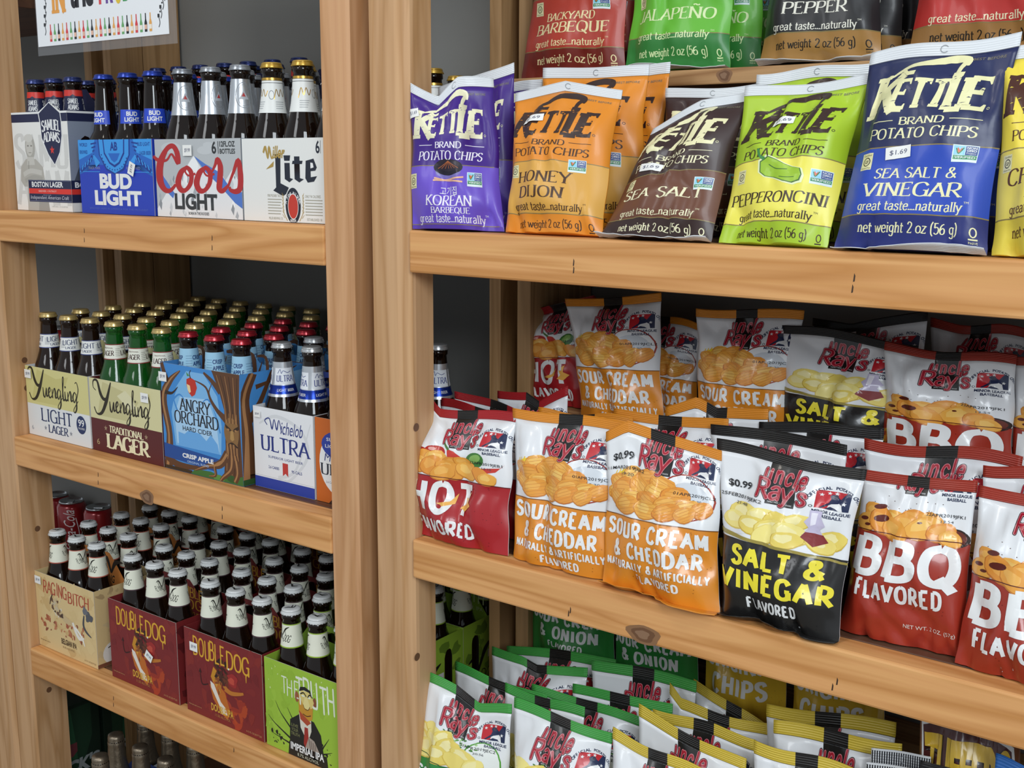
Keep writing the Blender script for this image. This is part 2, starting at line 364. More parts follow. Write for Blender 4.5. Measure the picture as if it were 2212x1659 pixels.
# ------------------------------------------------------------------ shelving
FRONT = plane((0, 0, 0), (1, 0, 0), (0, 0, 1))
def marks(mb, px, fn, Y=0):
    A = Art(); fn(A, lambda x, y: (lambda p: (p[0], p[2]))(at(x, y, Y))); mb.art(A, plane((0, Y, 0), (1, 0, 0), (0, 0, 1)), .0002, .0001)
def nails(*px):
    def f(A, P):
        for x, y in px:
            a, c = P(x, y); A.poly([(a-.0008, c-.004), (a+.0008, c-.0035), (a+.0012, c+.002), (a, c+.0045)], NAIL, 0)
    return f
def knot(px, rx, ry, nl=()):
    def f(A, P):
        a, c = P(*px); A.ell(a, c, rx*1.5, ry*1.35, KNOT2, 0, wob=.12); A.ell(a, c, rx, ry, KNOT, 1, wob=.15); A.ell(a-.001, c, rx*.6, ry*.6, card('#8b6a50'), 2, wob=.2)
        nails(*nl)(A, P)
    return f
def board(unit, name, x0, x1, y0, y1, z0, z1, m, bev=.003, deco=None):
    b = MB(); b.box(x0, x1, y0, y1, z0, z1, m, bev)
    if deco: marks(b, None, deco, y0)
    o = b.build(name, unit, unit.location); return o
def plugs(mb, X, pts, r=.0055):
    A = Art()
    for x, y in pts:
        p = atx(x, y, X); A.ell(p[1], p[2], r, r, KNOT, 0)
    mb.art(A, plane((X, 0, 0), (0, 1, 0), (0, 0, 1)), .0002)

LU = empty('shelving_unit', (-1.55, .2, FLOOR), 'pine shelving unit filled with cartons of bottled beer', 'shelves', 'pine shelving units')
RU = empty('shelving_unit', (-.43, .2, FLOOR), 'pine shelving unit filled with bags of potato chips', 'shelves', 'pine shelving units')
FU = empty('shelving_unit', (-2.4, .2, FLOOR), 'pine shelving unit of which only an outer post shows, beyond the beer shelves', 'shelves', 'pine shelving units')
TOP = .52
b = MB(); b.prism([(-1.139, .0015), (-1.1375, 0), (-1.092, 0), (-1.088, .004), (-1.088, .046), (-1.139, .046)], FLOOR, TOP, WZ2); b.build('post', LU, LU.location)
b = MB(); b.prism([(-2.019, .002), (-2.017, 0), (-1.957, 0), (-1.9537, .003), (-1.9537, .068), (-2.019, .068)], FLOOR, TOP, WZ)
plugs(b, -1.9537, [(81, 1142), (106, 1490), (58, 838), (53, 778)]); b.build('post', LU, LU.location)
b = MB(); b.prism([(-1.053, .002), (-1.051, 0), (-1.0085, 0), (-.9895, .0075), (-.988, .012), (-.988, .0457), (-1.053, .0457)], FLOOR, TOP, WZ)
plugs(b, -.988, [(901, 1419), (899, 923), (897, 560)]); b.build('post', RU, RU.location)
board(RU, 'post', .10, .16, 0, .046, FLOOR, TOP, WZ)
b = MB(); b.prism([(-2.10, .0), (-2.04, 0), (-2.03, .006), (-2.03, .046), (-2.10, .046)], FLOOR, TOP, WZ); b.build('post', FU, FU.location)
# rear uprights against the wall
for u, x0, x1 in ((RU, -1.012, -.988), (LU, -1.064, -1.043), (LU, -2.0, -1.9765), (FU, -2.062, -2.038), (RU, .11, .135)):
    board(u, 'rear_upright', x0, x1, .262, .335, FLOOR, TOP, WR, .001)
    board(u, 'rear_upright', x0-.001, x1-.001, .337, .425, FLOOR, TOP, WR, .001)
RH = .0535
DL = [nails((182, 498), (182, 518), (458, 514), (458, 535)), knot((318, 1074), .012, .009, ((212, 1025), (212, 1042), (480, 1098), (480, 1116))), nails((245, 1508), (245, 1522), (505, 1620))]
DRR = [nails((1239, 567), (1239, 583), (1845, 600), (1841, 624)), knot((1390, 1371), .015, .0085, ((1232, 1318), (1228, 1325), (1808, 1472), (1798, 1484))), None]
for i in range(4):
    z = ZS[i]
    board(LU, 'front_rail', -1.9525, -1.1395, -.001, .034, z-RH, z, WX, .003, DL[i] if i < 3 else None)
    board(LU, 'shelf_board', -1.952, -1.1395, .0345, .26, z-.018, z, WS, .001)
    board(RU, 'front_rail', -.9875, .0995, -.001, .034, z-RH, z, WX, .003, DRR[i] if i < 3 else None)
    board(RU, 'shelf_board', -.987, .0995, .0345, .26, z-.018, z, WS, .001)
    # the rear strip of each shelf rests between the uprights
    board(LU, 'shelf_board', -1.975, -1.066, .2605, .424, z-.018, z, WS, .001)
    board(RU, 'shelf_board', -.987, .109, .2605, .424, z-.018, z, WS, .001)
STEP = [.118, -.345, -.75]
for i, z in enumerate(STEP):
    yy = (.205, .205, .215)[i]
    board(RU, 'step_board', -.9865, .099, yy, .258, z-.019, z, WD, .002, knot((1565, 163), .007, .006) if i == 0 else None)
    board(RU, 'step_board', -.9865, .099, .259, .424, z-.019, z, WD, .001)
    for xx in (-.93, -.5, -.05): board(RU, 'step_leg', xx, xx+.02, .30, .41, ZS[i]+.0005, z-.0195, WR, .001)
board(LU, 'top_rail', -1.9525, -1.1395, 0, .034, .44, .494, WX)
board(RU, 'top_rail', -.9875, .0995, 0, .034, .44, .494, WX)
board(FU, 'shelf_board', -2.95, -2.066, .03, .424, .285, .303, WS, .001)
board(FU, 'post', -2.95, -2.89, 0, .046, FLOOR, TOP, WZ)
for z in ZS: board(FU, 'shelf_board', -2.889, -2.064, .05, .424, z-.018, z, WS, .001)

# ------------------------------------------------------------------ chip bags
WHITE, BLACK = '#eceded', '#191817'
STEPU = 4.0                                    # bag artwork: 100 units wide, 150 high
BODY_T = 140/150                                  # where the top seal begins
def bagart(): return Art(STEPU, -50.)
KET = {}
def gmo(A, x, y, w=15):
    h = w*.78
    A.rect(x, y, x+w, y+h, film('#dfeef0'), 1); A.rect(x+w*.04, y+h*.42, x+w*.48, y+h*.95, film('#8fd0ea'), 2); A.rect(x+w*.5, y+h*.42, x+w*.97, y+h*.95, film('#2a4a8c'), 2)
    A.rect(x+w*.04, y+h*.16, x+w*.97, y+h*.4, film('#2f8a58'), 2)
    A.txt('NON', x+w*.55, y+h*.78, x+w*.92, y+h*.91, film(WHITE), 3, .02); A.txt('GMO', x+w*.55, y+h*.62, x+w*.92, y+h*.75, film(WHITE), 3, .02); A.txt('Project', x+w*.55, y+h*.45, x+w*.92, y+h*.58, film(WHITE), 3)
    A.txt('VERIFIED', x+w*.1, y+h*.21, x+w*.92, y+h*.35, film(WHITE), 3, .01)
    A.brush([(x+w*.14, y+h*.8), (x+w*.24, y+h*.5), (x+w*.42, y+h*.85)], w*.05, film('#2f7a3c'), 3)
    A.poly([(x+w*.16, y+h*.62), (x+w*.2, y+h*.86), (x+w*.28, y+h*.7), (x+w*.36, y+h*.88), (x+w*.34, y+h*.62), (x+w*.25, y+h*.52)], film('#e0603a'), 3)
def gf(A, x, y, w=9, c='#e4dfae', ink='#2a2418'):
    A.poly([(x, y), (x+w, y), (x+w, y+w*1.35), (x, y+w*1.35)], film(c), 1); A.ring(x+w/2, y+w*.66, w*.3, w*.32, w*.07, film(ink), 2)
    A.txt('GF', x+w*.33, y+w*.52, x+w*.68, y+w*.78, film(ink), 2, .02); A.txt('Certified', x+w*.12, y+w*1.1, x+w*.88, y+w*1.25, film(ink), 2); A.txt('Gluten-free', x+w*.08, y+w*.1, x+w*.92, y+w*.22, film(ink), 2)
def kettle_logo(A, ink, bg, y=97):
    m, g = film(ink), film(bg)
    A.ser('K', -43, y-2, -19, y+29, m, 2, 25, 11, 9, .2)
    A.ser('ETT', -24, y+1, 12, y+22, m, 2, 23, 12, 9, .14, 6)
    A.ser('L', 12, y-1, 24, y+28, m, 2, 30, 14, 8, .14)
    A.ser('E', 22, y, 37, y+23, m, 2, 27, 14, 10, .14)
    A.brush([(-29, y+27), (-18, y+32), (-2, y+37), (12, y+39.5), (21, y+38), (22, y+33)], [1.2, 3.2, 5.4, 6.6, 5.4, 1.4], m, 2)
    A.brush([(21, y+37), (18, y+32), (17, y+27)], [4, 3.5, 3], m, 2)
    r = random.Random(5)
    for i in range(30):
        x = r.uniform(-38, 34); yy = y+r.uniform(0, 26); l = r.uniform(2, 5)
        A.poly([(x, yy), (x+l, yy+r.uniform(-.2, 1.2)), (x+l*.4, yy+.9)], g, 3)
    A.ring(39.5, y+1, .9, .9, .35, m, 2, 10)
def kettle(key, bg1, bg2, bg3, ink, tx, lines, pos=None, top=True, icon=None, gfx=None, net=None, z1=.155, z2=.475, ks=1., T=None):
    A = bagart(); A.T = T or (lambda x, y: (x, 150-(150-y)*ks)); z1_, z2_ = max(0., 1-(1-z1)*ks), 1-(1-z2)*ks; m, t, n = film(ink), film(tx), film(net or tx); ln = film('#8a7a4a')
    if top:
        kettle_logo(A, ink, bg1)
        A.ser('BRAND', -15, 86.5, 15, 91.5, t, 1, 15, 7, 7, .1); A.rect(-36, 89, -19, 89.5, t, 1); A.rect(19, 89, 38, 89.5, t, 1)
    A.ser('POTATO CHIPS', -36, 77, 36, 84, t, 1, 15, 6, 8, .12)
    t_, A.T = A.T, None
    for q in (z2_, z1_): A.rect(-50, q*150-.4, 50, q*150+.4, ln, 0)
    A.T = t_
    gmo(A, *(pos or (24, 60)), 15); gf(A, *(gfx or (-40, 56)))
    for (s, x0, y0, x1, y1) in lines: A.ser(s, x0, y0, x1, y1, t, 1, 15, 6, 8, .1)
    A.ser('great taste...naturally', -35, 26, 35, 32.5, t, 1, 14, 8, 7, .05, 4); A.txt('TM', 36, 31.5, 39, 33, t, 1)
    A.ser('net weight 2 oz (56 g)', -33, 11, 33, 18, n, 1, 14, 8, 7, .05, 4)
    A.rect(40, 8, 45, 9, n, 1); A.ring(42.5, 13, 1.8, 3, .8, n, 1, 12); A.txt('PARVE', 40, 5.5, 45, 7, n, 1)
    A.txt('BEST BEFORE', 24, 134, 44, 136, film('#77715f'), 1, .01)
    if icon: icon(A)
    KET[key] = dict(art=A, seal='#e6eaee', zones=[z for z in ((0, z1_, bg3), (z1_, z2_, bg2), (z2_, BODY_T, bg1)) if z[1] > z[0]], mk=film, strip=None)
def i_korean(A):
    k = film('#1a1526'); A.ell(0, 71, 17, 6.5, k, 1); A.ell(0, 67, 15, 5, film('#7a72b8'), 0); A.ell(0, 72.5, 14, 4.6, film('#2a2230'), 2)
    for a in range(-6, 7, 2): A.brush([(0, 76), (a*.9, 73), (a*2, 70)], .5, film('#b0643a'), 3)
    A.brush([(-17, 60), (18, 62.5)], 1.4, film('#e8b490'), 3, False); A.brush([(-16, 62), (17, 58.5)], 1.4, film('#e8b490'), 3, False)
    A.txt('고기집', -10, 48, 10, 55, film(WHITE), 1, .005)
def i_pepperoncini(A):
    P = [(-17, 73), (-16, 64), (-10, 60), (-2, 59), (8, 55), (17, 53), (23, 55), (24, 60), (22, 65), (14, 67), (6, 70), (-2, 74), (-10, 77)]
    A.poly([(x*1.08-.3, (y-65)*1.12+65) for x, y in P], film('#e9f0c0'), 1); A.poly(P, film('#3c6a2a'), 2); A.poly([(x*.95+.2, (y-65)*.92+65) for x, y in P], film('#9cc42e'), 3)
    A.brush([(-13, 75), (-18, 78), (-20, 84)], [3, 2, 2.4], film('#3f8a48'), 4); A.brush([(-8, 70), (0, 66), (10, 65)], .7, film('#3c6a2a'), 4); A.brush([(4, 59), (10, 58), (18, 58)], .6, film('#3c6a2a'), 4)
kettle('korean', '#3f1d84', '#6c50c8', '#5a3cae', '#ece8c4', '#f0ecf6', [('KOREAN', -25, 39.2, 25, 47.4), ('BARBEQUE', -20, 33.2, 22, 37.8)], (22, 55), icon=i_korean, gfx=(-46, 54), z1=.03, z2=.43, T=lambda x, y: (x, y*1.25-26 if y < 97 else y-1.5))
kettle('honey', '#e58c22', '#dda548', '#e58c22', '#35201c', '#47280f', [('HONEY', -31, 51, 22, 61), ('DIJON', -29, 37, 17, 47)], (20, 62), ks=1.05)
kettle('salt', '#382422', '#6a3e2a', '#352220', '#e9e3b4', '#ece6c0', [('SEA SALT', -38, 44, 38, 54)], (29, 52), z2=.47, ks=1.04)
kettle('pepperoncini', '#abcb2c', '#f0e65c', '#a9c92c', '#37231c', '#3c2a14', [('PEPPERONCINI', -44, 38, 44, 47)], (30, 54), icon=i_pepperoncini, z2=.5, ks=1.05)
kettle('vinegar', '#1d2754', '#2448b4', '#212b70', '#ece8b4', '#ece8b8', [('SEA SALT &', -27, 49, 29, 56), ('VINEGAR', -33, 36, 33, 45.5)], (24, 60))
kettle('barbeque', '#8e2b20', '#b23a2a', '#742218', '#e9d9a0', '#ecdca6', [('BACKYARD', -26, 50, 26, 57), ('BARBEQUE', -38, 38, 38, 47.5)], (24, 58))
kettle('jalapeno', '#58a82e', '#66bb34', '#2f7f36', '#dceaa8', '#def0b4', [('JALAPE\u00d1O', -38, 43, 38, 53)], (24, 60), z1=.2)
kettle('pepper', '#17171a', '#1b1b1e', '#a87d42', '#dedccc', '#e6e4d6', [('FRESH GROUND', -24, 53, 30, 58), ('PEPPER', -27, 40, 27, 50)], (26, 62), net='#1c1712', z1=.16)
kettle('red', '#b02a24', '#bc2f2a', '#a07440', '#e6d8a4', '#e9dfb8', [('BEER', -12, 44, 40, 54)], (26, 62), net='#1c1712', z1=.16)
kettle('yellow', '#f3dc4a', '#ecd860', '#e6cf48', '#4a2417', '#5a3418', [('CHEDDAR', -38, 46, 38, 57), ('BEER', -20, 36, 20, 43)], (26, 60), gfx=(-44, 56))

RAY = {}
def chip(A, x, y, rx, ry, rot, c, e, lay, ridges=None, r=None):
    A.ell(x, y-.3, rx*1.03, ry*1.04, foil(e), lay, rot, 16, wob=.07); A.ell(x+.2, y+.3, rx*.98, ry*.96, foil(c), lay+.25, rot, 16, wob=.07); A.ell(x-rx*.15, y+ry*.2, rx*.55, ry*.5, foil({'#e8a040': '#f0b458', '#eeae4c': '#f5c468', '#e6963a': '#eeaa50'}.get(c, '#f8ecaa')), lay+.4, rot, 12, wob=.2)
    if ridges:
        for k in range(-2, 3):
            o = k*ry*.36; hw = rx*.85*math.sqrt(max(.05, 1-(k*.38)**2)); q = math.cos(rot), math.sin(rot)
            A.brush([(x-hw*q[0]-o*q[1], y-hw*q[1]+o*q[0]), (x+hw*q[0]-o*q[1], y+hw*q[1]+o*q[0])], .45, foil(ridges), lay+.5, False)
def pile(A, seed, pts, cols, ridges=None):
    r = random.Random(seed)
    for i, (x, y, s) in enumerate(pts):
        c, e = cols[i % len(cols)]; chip(A, x, y, s*r.uniform(.95, 1.1), s*r.uniform(.62, .8), r.uniform(-.7, .7), c, e, 1+i*.55, ridges)
def rays_top(A, strip='#191817'):
    k = foil(strip); R_, P_, O_ = foil('#a81c30'), foil('#e08890'), foil('#1c1416')
    A.rect(-10, 105.5, 10, 141, k, 0)
    for lay, m, tk in ((1, O_, 30), (2.4, P_, 21), (3.6, R_, 14)):
        A.ser('uncle', -14, 124.5, 16, 139, m, lay, tk*1.0, tk*.92, 0, .12, 15, True)
    for lay, m, tk in ((5, O_, 25), (6.4, P_, 18), (7.6, R_, 12)):
        A.ser("Ray's", -19, 110, 18, 125.5, m, lay, tk*1.05, tk*.95, 0, .1, 4, True)
    A.txt('FAMILY MADE - QUALITY FOODS', -8.5, 106.6, 8.5, 108.1, foil(WHITE), 2)
    A.ring(21.5, 112, 1, 1, .4, k, 2, 10)
def milb(A, x=35, y=119):
    r, n, w = foil('#c4242f'), foil('#1f2c50'), foil(WHITE)
    A.poly([(x-11.5, y-8), (x-11.5, y+6.5), (x-10, y+8), (x+8, y+8), (x-2, y-8)], r, 1)
    A.poly([(x+11, y-8), (x+11, y+6.5), (x+9.8, y+8), (x+8, y+8), (x+2.5, y-1), (x+6, y-8)], n, 1)
    A.poly([(x-3.5, y-8), (x-2, y-1), (x+2.5, y-.5), (x+6.5, y-3), (x+7.5, y-8)], w, 2)
    A.poly([(x-9, y-7.5), (x-3, y-2.2), (x-2.2, y+1), (x-3.4, y+3.5), (x-1.8, y+5.4), (x+1, y+5), (x+2.2, y+3.2), (x+5, y+1.2), (x+9, y+5), (x+3.6, y-2), (x-1, y-3.2), (x-7.6, y-8)], n, 3)
    A.ell(x+.2, y+3.4, 1.9, 1.9, foil('#3a3f52'), 4, n=10); A.poly([(x-5, y-8), (x-1, y-5.4), (x+3, y-6.4), (x+5, y-8)], n, 3)
    for sx, sy in ((-8.5, 4), (-4, 6), (.5, 6.4), (7.6, -1.5)): A.star(x+sx, y+sy, 1.7, w, 4)
    A.txt('MINOR LEAGUE', x-12.5, y-12.2, x+12.5, y-9.4, n, 1, .03); A.txt('BASEBALL', x-8, y-16, x+8, y-13.2, n, 1, .03)
    A.arc('OFFICIAL POTATO CHIP', x, y-5.5, 15.5, 158, 14, 2.6, n, 1, .03)
def date(A, s, t, x=6, y=91, w=32): A.txt(s, x, y, x+w, y+3.6, foil('#23262c'), 8, .005); A.txt(t, x+w*.4, y-4, x+w*.7, y-1.8, foil('#4a4d52'), 8)
def price(A): A.txt('$0.99', -43, 111, -24, 118, foil('#1c1e22'), 8, .02)
def rays(key, col, dark, z, lines, pic, seal=None, ink=WHITE, sealstrip=True):
    A = bagart(); rays_top(A); milb(A); pic(A); A.rect(-50, z*150-.5, 50, z*150+.3, foil(dark), 9)
    for (s, x0, y0, x1, y1, c) in lines:
        if 'NET' in s: A.txt(s, x0, y0, x1, y1, foil(c), 9.5)
        else: d = (y1-y0)*.09; A.ser(s, x0+1.5, y0+d, x1-1.5, y1-d, foil(c), 9.5, 25 if len(s) < 5 else 28, 21, 0, .02, 24)
    r = random.Random(3)
    for i in range(40): A.ell(r.uniform(-46, 46), r.uniform(4, z*150-3), .35, .3, foil(dark), 9.2, n=6)
    RAY[key] = dict(art=A, seal=seal or col, zones=[(0, z, col), (z, BODY_T, '#e9ebee')], mk=foil, strip='#1a1918')
OR = [('#e8a040', '#c97c2a'), ('#eeae4c', '#cc8430'), ('#e6963a', '#c27026')]
YE = [('#f1dc78', '#d8bc50'), ('#f6e68c', '#dcc258'), ('#ecd468', '#d0b044')]
SCCP = [(-34, 92, 10), (-22, 99, 11), (-8, 101, 11), (6, 97, 11), (-38, 85, 10), (-28, 88, 12), (-12, 91, 13), (4, 89, 13), (18, 90, 11), (-34, 79, 11), (-18, 82, 13), (-2, 80, 13), (14, 81, 12), (28, 80, 11), (38, 81, 9), (-26, 75, 12), (-6, 74, 12), (12, 75, 11), (26, 75, 9)]
def p_scc(A):
    A.ell(25, 90, 23, 21, foil('#a33a2c'), .2); A.ell(25, 90, 21.8, 19.8, foil('#f0f2f4'), .5); A.ell(27, 89, 17, 15, foil('#d3d9e0'), .8)
    A.poly([(-40, 84), (-41, 99), (-30, 104), (-22, 98)], foil('#f2cf3a'), .2)
    for i in range(7): A.brush([(-42+i*3, 92+i), (-38+i*3.2, 105-abs(i-2))], .9, foil('#f0c832'), .4, False)
    pile(A, 2, SCCP, OR, '#d08a3a')
def p_onion(A):
    A.ell(27, 86, 18, 22, foil('#5aa23c'), .2); A.ell(27, 86, 16.6, 20.6, foil('#eef2ee'), .5)
    r = random.Random(8)
    for i in range(34): A.ell(r.uniform(-16, 22), 100+r.uniform(-3, 6), r.uniform(.8, 2), r.uniform(.5, 1.2), foil(('#5c9a44', '#3f7a34', '#a8cc8c')[i % 3]), .8, r.uniform(0, 3), 7)
    pile(A, 4, [(-38, 96, 11), (-26, 99, 12), (-12, 97, 11), (-40, 86, 12), (-24, 89, 14), (-6, 90, 13), (10, 88, 12), (-36, 78, 13), (-16, 80, 14), (4, 79, 13), (20, 80, 11)], YE)
def p_sv(A):
    A.ell(-36, 80, 15, 6, foil('#e4e6ea'), .6)
    pile(A, 6, [(-26, 93, 12), (-12, 94, 11), (2, 91, 12), (14, 95, 10), (-34, 86, 11), (-18, 85, 12), (-4, 84, 13), (10, 84, 12), (38, 84, 11), (30, 80, 12), (-8, 79, 11), (8, 78, 11)], YE)
    g = foil('#c8c0da'); A.poly([(22, 108), (30, 108), (30, 102), (34, 96), (30, 92), (36, 82), (26, 76), (17, 83), (22, 92), (19, 97), (22, 102)], g, 9); A.poly([(20, 88), (33, 88), (36, 82), (26, 76), (17, 83)], foil('#8a3436'), 9.2)
    A.poly([(23, 106), (27, 106), (26, 96), (23, 94)], foil('#eeeaf4'), 9.3)
    A.poly([(-50, 72), (-50, 76), (-20, 73), (10, 71), (50, 68), (50, 66)], foil('#9a8a3c'), 9.3)
def p_bbq(A):
    A.T = lambda x, y: (x, y-22)
    A.ell(36, 94, 14, 8, foil('#2b1a14'), .2); A.ell(36, 94.5, 11.5, 6, foil('#6a2a1c'), .5); A.ell(34, 95, 4, 2, foil('#c8b0a4'), .8)
    pile(A, 9, [(-32, 107, 12), (-16, 105, 11), (2, 108, 11), (16, 107, 11), (-38, 99, 12), (-24, 100, 15), (-4, 100, 13), (12, 100, 14), (26, 98, 12), (-12, 95, 13), (34, 93, 10)], OR)
    for x, y, s in ((-30, 113, 5), (-26, 103, 7), (-42, 101, 4), (-38, 96, 3), (8, 104, 2)): A.ell(x, y, s, s*.45, foil('#5e1e16'), 8, .1, 12)
    r = random.Random(4)
    for i in range(16): A.ell(r.uniform(-40, 30), r.uniform(112, 124), .5, .4, foil('#5a4038'), .5, n=6)
    A.T = None
def p_hot(A):
    A.T = lambda x, y: (x, y-4)
    A.ell(-24, 103, 11, 7, foil('#b8241e'), .5); A.ell(-38, 99, 8, 6, foil('#a81e1c'), .4); A.ell(-27, 106, 4, 2, foil('#e8a8a0'), .8)
    A.ell(17, 99, 11, 8, foil('#3f7a34'), .5, .5); A.ell(18, 101, 7, 4, foil('#86b45c'), .8, .5)
    A.poly([(-12, 108), (-4, 106), (8, 96), (20, 91), (42, 95), (46, 99), (38, 90), (22, 85), (4, 88), (-10, 98)], foil('#cc3a30'), 1); A.brush([(-10, 107), (-16, 114), (-16, 120)], [3, 2, 1], foil('#4c7a3a'), 1.2)
    pile(A, 11, [(-36, 95, 11), (-22, 96, 12), (-6, 92, 11), (6, 94, 10), (-40, 86, 12), (-26, 87, 13), (-8, 85, 13), (8, 86, 12), (24, 84, 11), (-14, 81, 12), (30, 81, 9)], OR)
    A.T = None
rays('hot', '#a81d24', '#5a1216', .475, [('HOT', -47, 30, 16, 68, WHITE), ('FLAVORED', -46, 9, 20, 26, WHITE)], p_hot)
A_ = RAY['hot']['art']
for q in ([(2, 40), (8, 46), (6, 52), (14, 60), (12, 50), (18, 46), (10, 38)], [(-18, 42), (-6, 46), (0, 56), (-2, 44), (-10, 40)]): A_.poly(q, foil('#f0b456'), 9.7)
rays('cheddar', '#e08c26', '#7a4a1c', .425, [('SOUR CREAM', -46, 44, 46, 60.5, WHITE), ('& CHEDDAR', -38, 25, 40, 41, WHITE), ('NATURALLY & ARTIFICIALLY', -46, 14, 46, 22.5, WHITE), ('FLAVORED', -18, 3, 24, 11.5, WHITE)], p_scc)
rays('vinegar', '#1b1a1a', '#0e0e0e', .465, [('SALT &', -36, 48, 38, 66, '#f2e23a'), ('VINEGAR', -46, 27, 46, 46, '#f2e23a'), ('FLAVORED', -24, 12, 20, 23, WHITE)], p_sv)
rays('bbq', '#a03020', '#5a1a12', .46, [('BBQ', -46, 29, 44, 66, WHITE), ('FLAVORED', -40, 9, 34, 27, WHITE), ('NET WT. 2 OZ. (57g)', 4, -12, 44, -7.5, '#e4d8d0')], p_bbq)
rays('onion', '#2f8a3c', '#1f5a2a', .48, [('SOUR CREAM', -46, 46, 46, 59, WHITE), ('& ONION', -34, 32, 34, 44, WHITE), ('FLAVORED', -22, 24, 20, 30, WHITE)], p_onion, '#45a548')
rays('original', '#dcb432', '#9a7a1c', .48, [('ORIGINAL', -44, 52, 44, 67, WHITE), ('CHIPS', -36, 30, 30, 48, WHITE)], p_onion, '#d9bd3e')
for k in RAY:
    if k == 'cheddar':
        for q in ('01APR2019JCL2',): date(RAY[k]['art'], q, '19:30', 16)
    elif k == 'hot': date(RAY[k]['art'], '22APR2019JEB1', '14:10', 12)
    elif k == 'bbq': date(RAY[k]['art'], '22APR2019JFK1', '13:54', 12, 88)
    elif k == 'onion': date(RAY[k]['art'], '01APR2019JEC2', '20:56', 6, 104-6)

def bag(kind, tl, tr, br, bl, yt, yb, label, group, T=.05, seed=1, zb=None, waist=.05, prof=(), sticker=None, extra=None, bseal=0, curl=0., nu=34, nv=46, crumple=1., sag=0., shift=0, ushift=0):
    K = KET.get(kind) or RAY[kind]
    if isinstance(kind, tuple): K = kind
    yt = yt if hasattr(yt, '__len__') else (yt, yt); yb = yb if hasattr(yb, '__len__') else (yb, yb)
    TL, TR, BR, BL = at(*tl, yt[0]), at(*tr, yt[1]), at(*br, yb[1]), at(*bl, yb[0])
    if zb is not None: BL[2] = BR[2] = zb+.0015
    right = TR-TL+BR-BL; up = TL-BL+TR-BR; N0 = np.cross(right, up); N0 /= np.linalg.norm(N0); UP = up/np.linalg.norm(up)
    H = np.linalg.norm(up)/2; r = np.random.RandomState(seed*7+3)
    cre = [(r.uniform(-.95, .95), r.uniform(.05, .95), r.uniform(0, math.pi), r.uniform(.035, .10), r.uniform(.14, .45), r.choice((-1, 1))*r.uniform(.001, .0042)) for _ in range(22)]
    big = [(r.uniform(-.9, .9), r.uniform(.1, .9), r.uniform(.25, .5), r.uniform(-.006, .006)) for _ in range(7)]
    plt = [(r.uniform(-.95, .95), r.uniform(.04, .11), r.uniform(-.009, -.002), r.uniform(.08, .34), r.uniform(-.25, .25)) for _ in range(6)]
    plb = [(r.uniform(-.95, .95), r.uniform(.04, .11), r.uniform(-.010, -.002), r.uniform(.06, .2), r.uniform(-.25, .25)) for _ in range(6)]
    sidew = [(r.uniform(4, 17), r.uniform(0, 6.3), r.uniform(.004, .016)) for _ in range(4)]; tw = (r.uniform(1.5, 4), r.uniform(0, 6.3), r.uniform(.001, .0035))
    pu = np.array([p[0] for p in prof]) if prof else None; pz = np.array([p[1] for p in prof]) if prof else None
    sw = (r.uniform(-1, 1), r.uniform(0, 6.3), r.uniform(.0015, .004))
    def smin(x): return np.clip(x, 0, 1)
    def front(u, v, side=1):
        u, v = np.clip(np.asarray(u, float), -1, 1), np.clip(np.asarray(v, float), 0, 1); vs = BODY_T
        w = 1-waist*np.sin(math.pi*smin((v-.03)/(vs-.02)))**.6
        for k, ph, a in sidew: w = w+a*np.sin(k*v+ph)*np.sin(math.pi*smin(v/vs))*np.sign(u+1e-9)
        U = u*w; s, t = (U+1)/2, v
        P = (BL[None]*((1-s)*(1-t))[:, None]+BR[None]*(s*(1-t))[:, None]+TL[None]*((1-s)*t)[:, None]+TR[None]*(s*t)[:, None])
        P = P+UP[None]*(tw[2]*np.sin(tw[0]*u+tw[1])*smin((v-.6)/.4))[:, None]
        if prof: P = P+UP[None]*(np.interp(u, pu, pz)*smin((v-.55)/.4)**1.5)[:, None]
        body = smin((vs-v)/vs); e = np.sin(math.pi*np.clip(.12+.88*body, 0, 1)*.5+0)
        env = np.where(v < vs, np.minimum(1, (body*3.2)**.75)*np.minimum(1, .55+v*2.6), 0)
        h = T/2*np.clip(1-np.abs(u)**2.4, 0, 1)**.75*env
        c = np.zeros_like(u)
        for cu, cv, th, wd, L, a in cre:
            du, dv = (u-cu)*.35*2, v-cv; d = du*math.cos(th)+dv*math.sin(th); l = -du*math.sin(th)+dv*math.cos(th)
            c = c+a*1.3*np.exp(-np.sqrt(d*d+.0005)/wd)*np.exp(-(l/L)**2)
        for cu, cv, R_, a in big: c = c+a*np.exp(-(((u-cu)*.7)**2+(v-cv)**2)/(R_*.5)**2)
        for cu, wd, a, L, sl in plt: c = c+a*np.exp(-np.abs(u-cu-sl*(vs-v)*3)/wd)*np.exp(-np.maximum(0, vs-v)/L)
        for cu, wd, a, L, sl in plb: c = c+a*np.exp(-np.abs(u-cu-sl*v*3)/wd)*np.exp(-v/L)
        fade = np.minimum(1, np.maximum(0, vs-v)*14)*np.clip((1-np.abs(u))*5, 0, 1)
        h = np.maximum(h+c*crumple*(1.9 if K['mk'] is foil else 1.45)*fade, .0006)
        tt = smin((v-vs)/(1-vs)); wave = sw[2]*np.sin(3*u+sw[1])*smin((v-.7)/.3)+curl*tt*tt
        return P+N0[None]*(side*h+wave+sag*np.sin(math.pi*smin(v)))[:, None]
    def nrm(u, v):
        e = .012
        a = front(np.minimum(u+e, 1), v)-front(np.maximum(u-e, -1), v); b2 = front(u, np.minimum(v+e, 1))-front(u, np.maximum(v-e, 0)); n = np.cross(a, b2)
        return n/(np.linalg.norm(n, axis=1)[:, None]+1e-12)
    mk = K['mk']; base = (BL+BR)/2
    us = np.linspace(-1, 1, 26); vs_ = np.arange(36)*STEPU/150
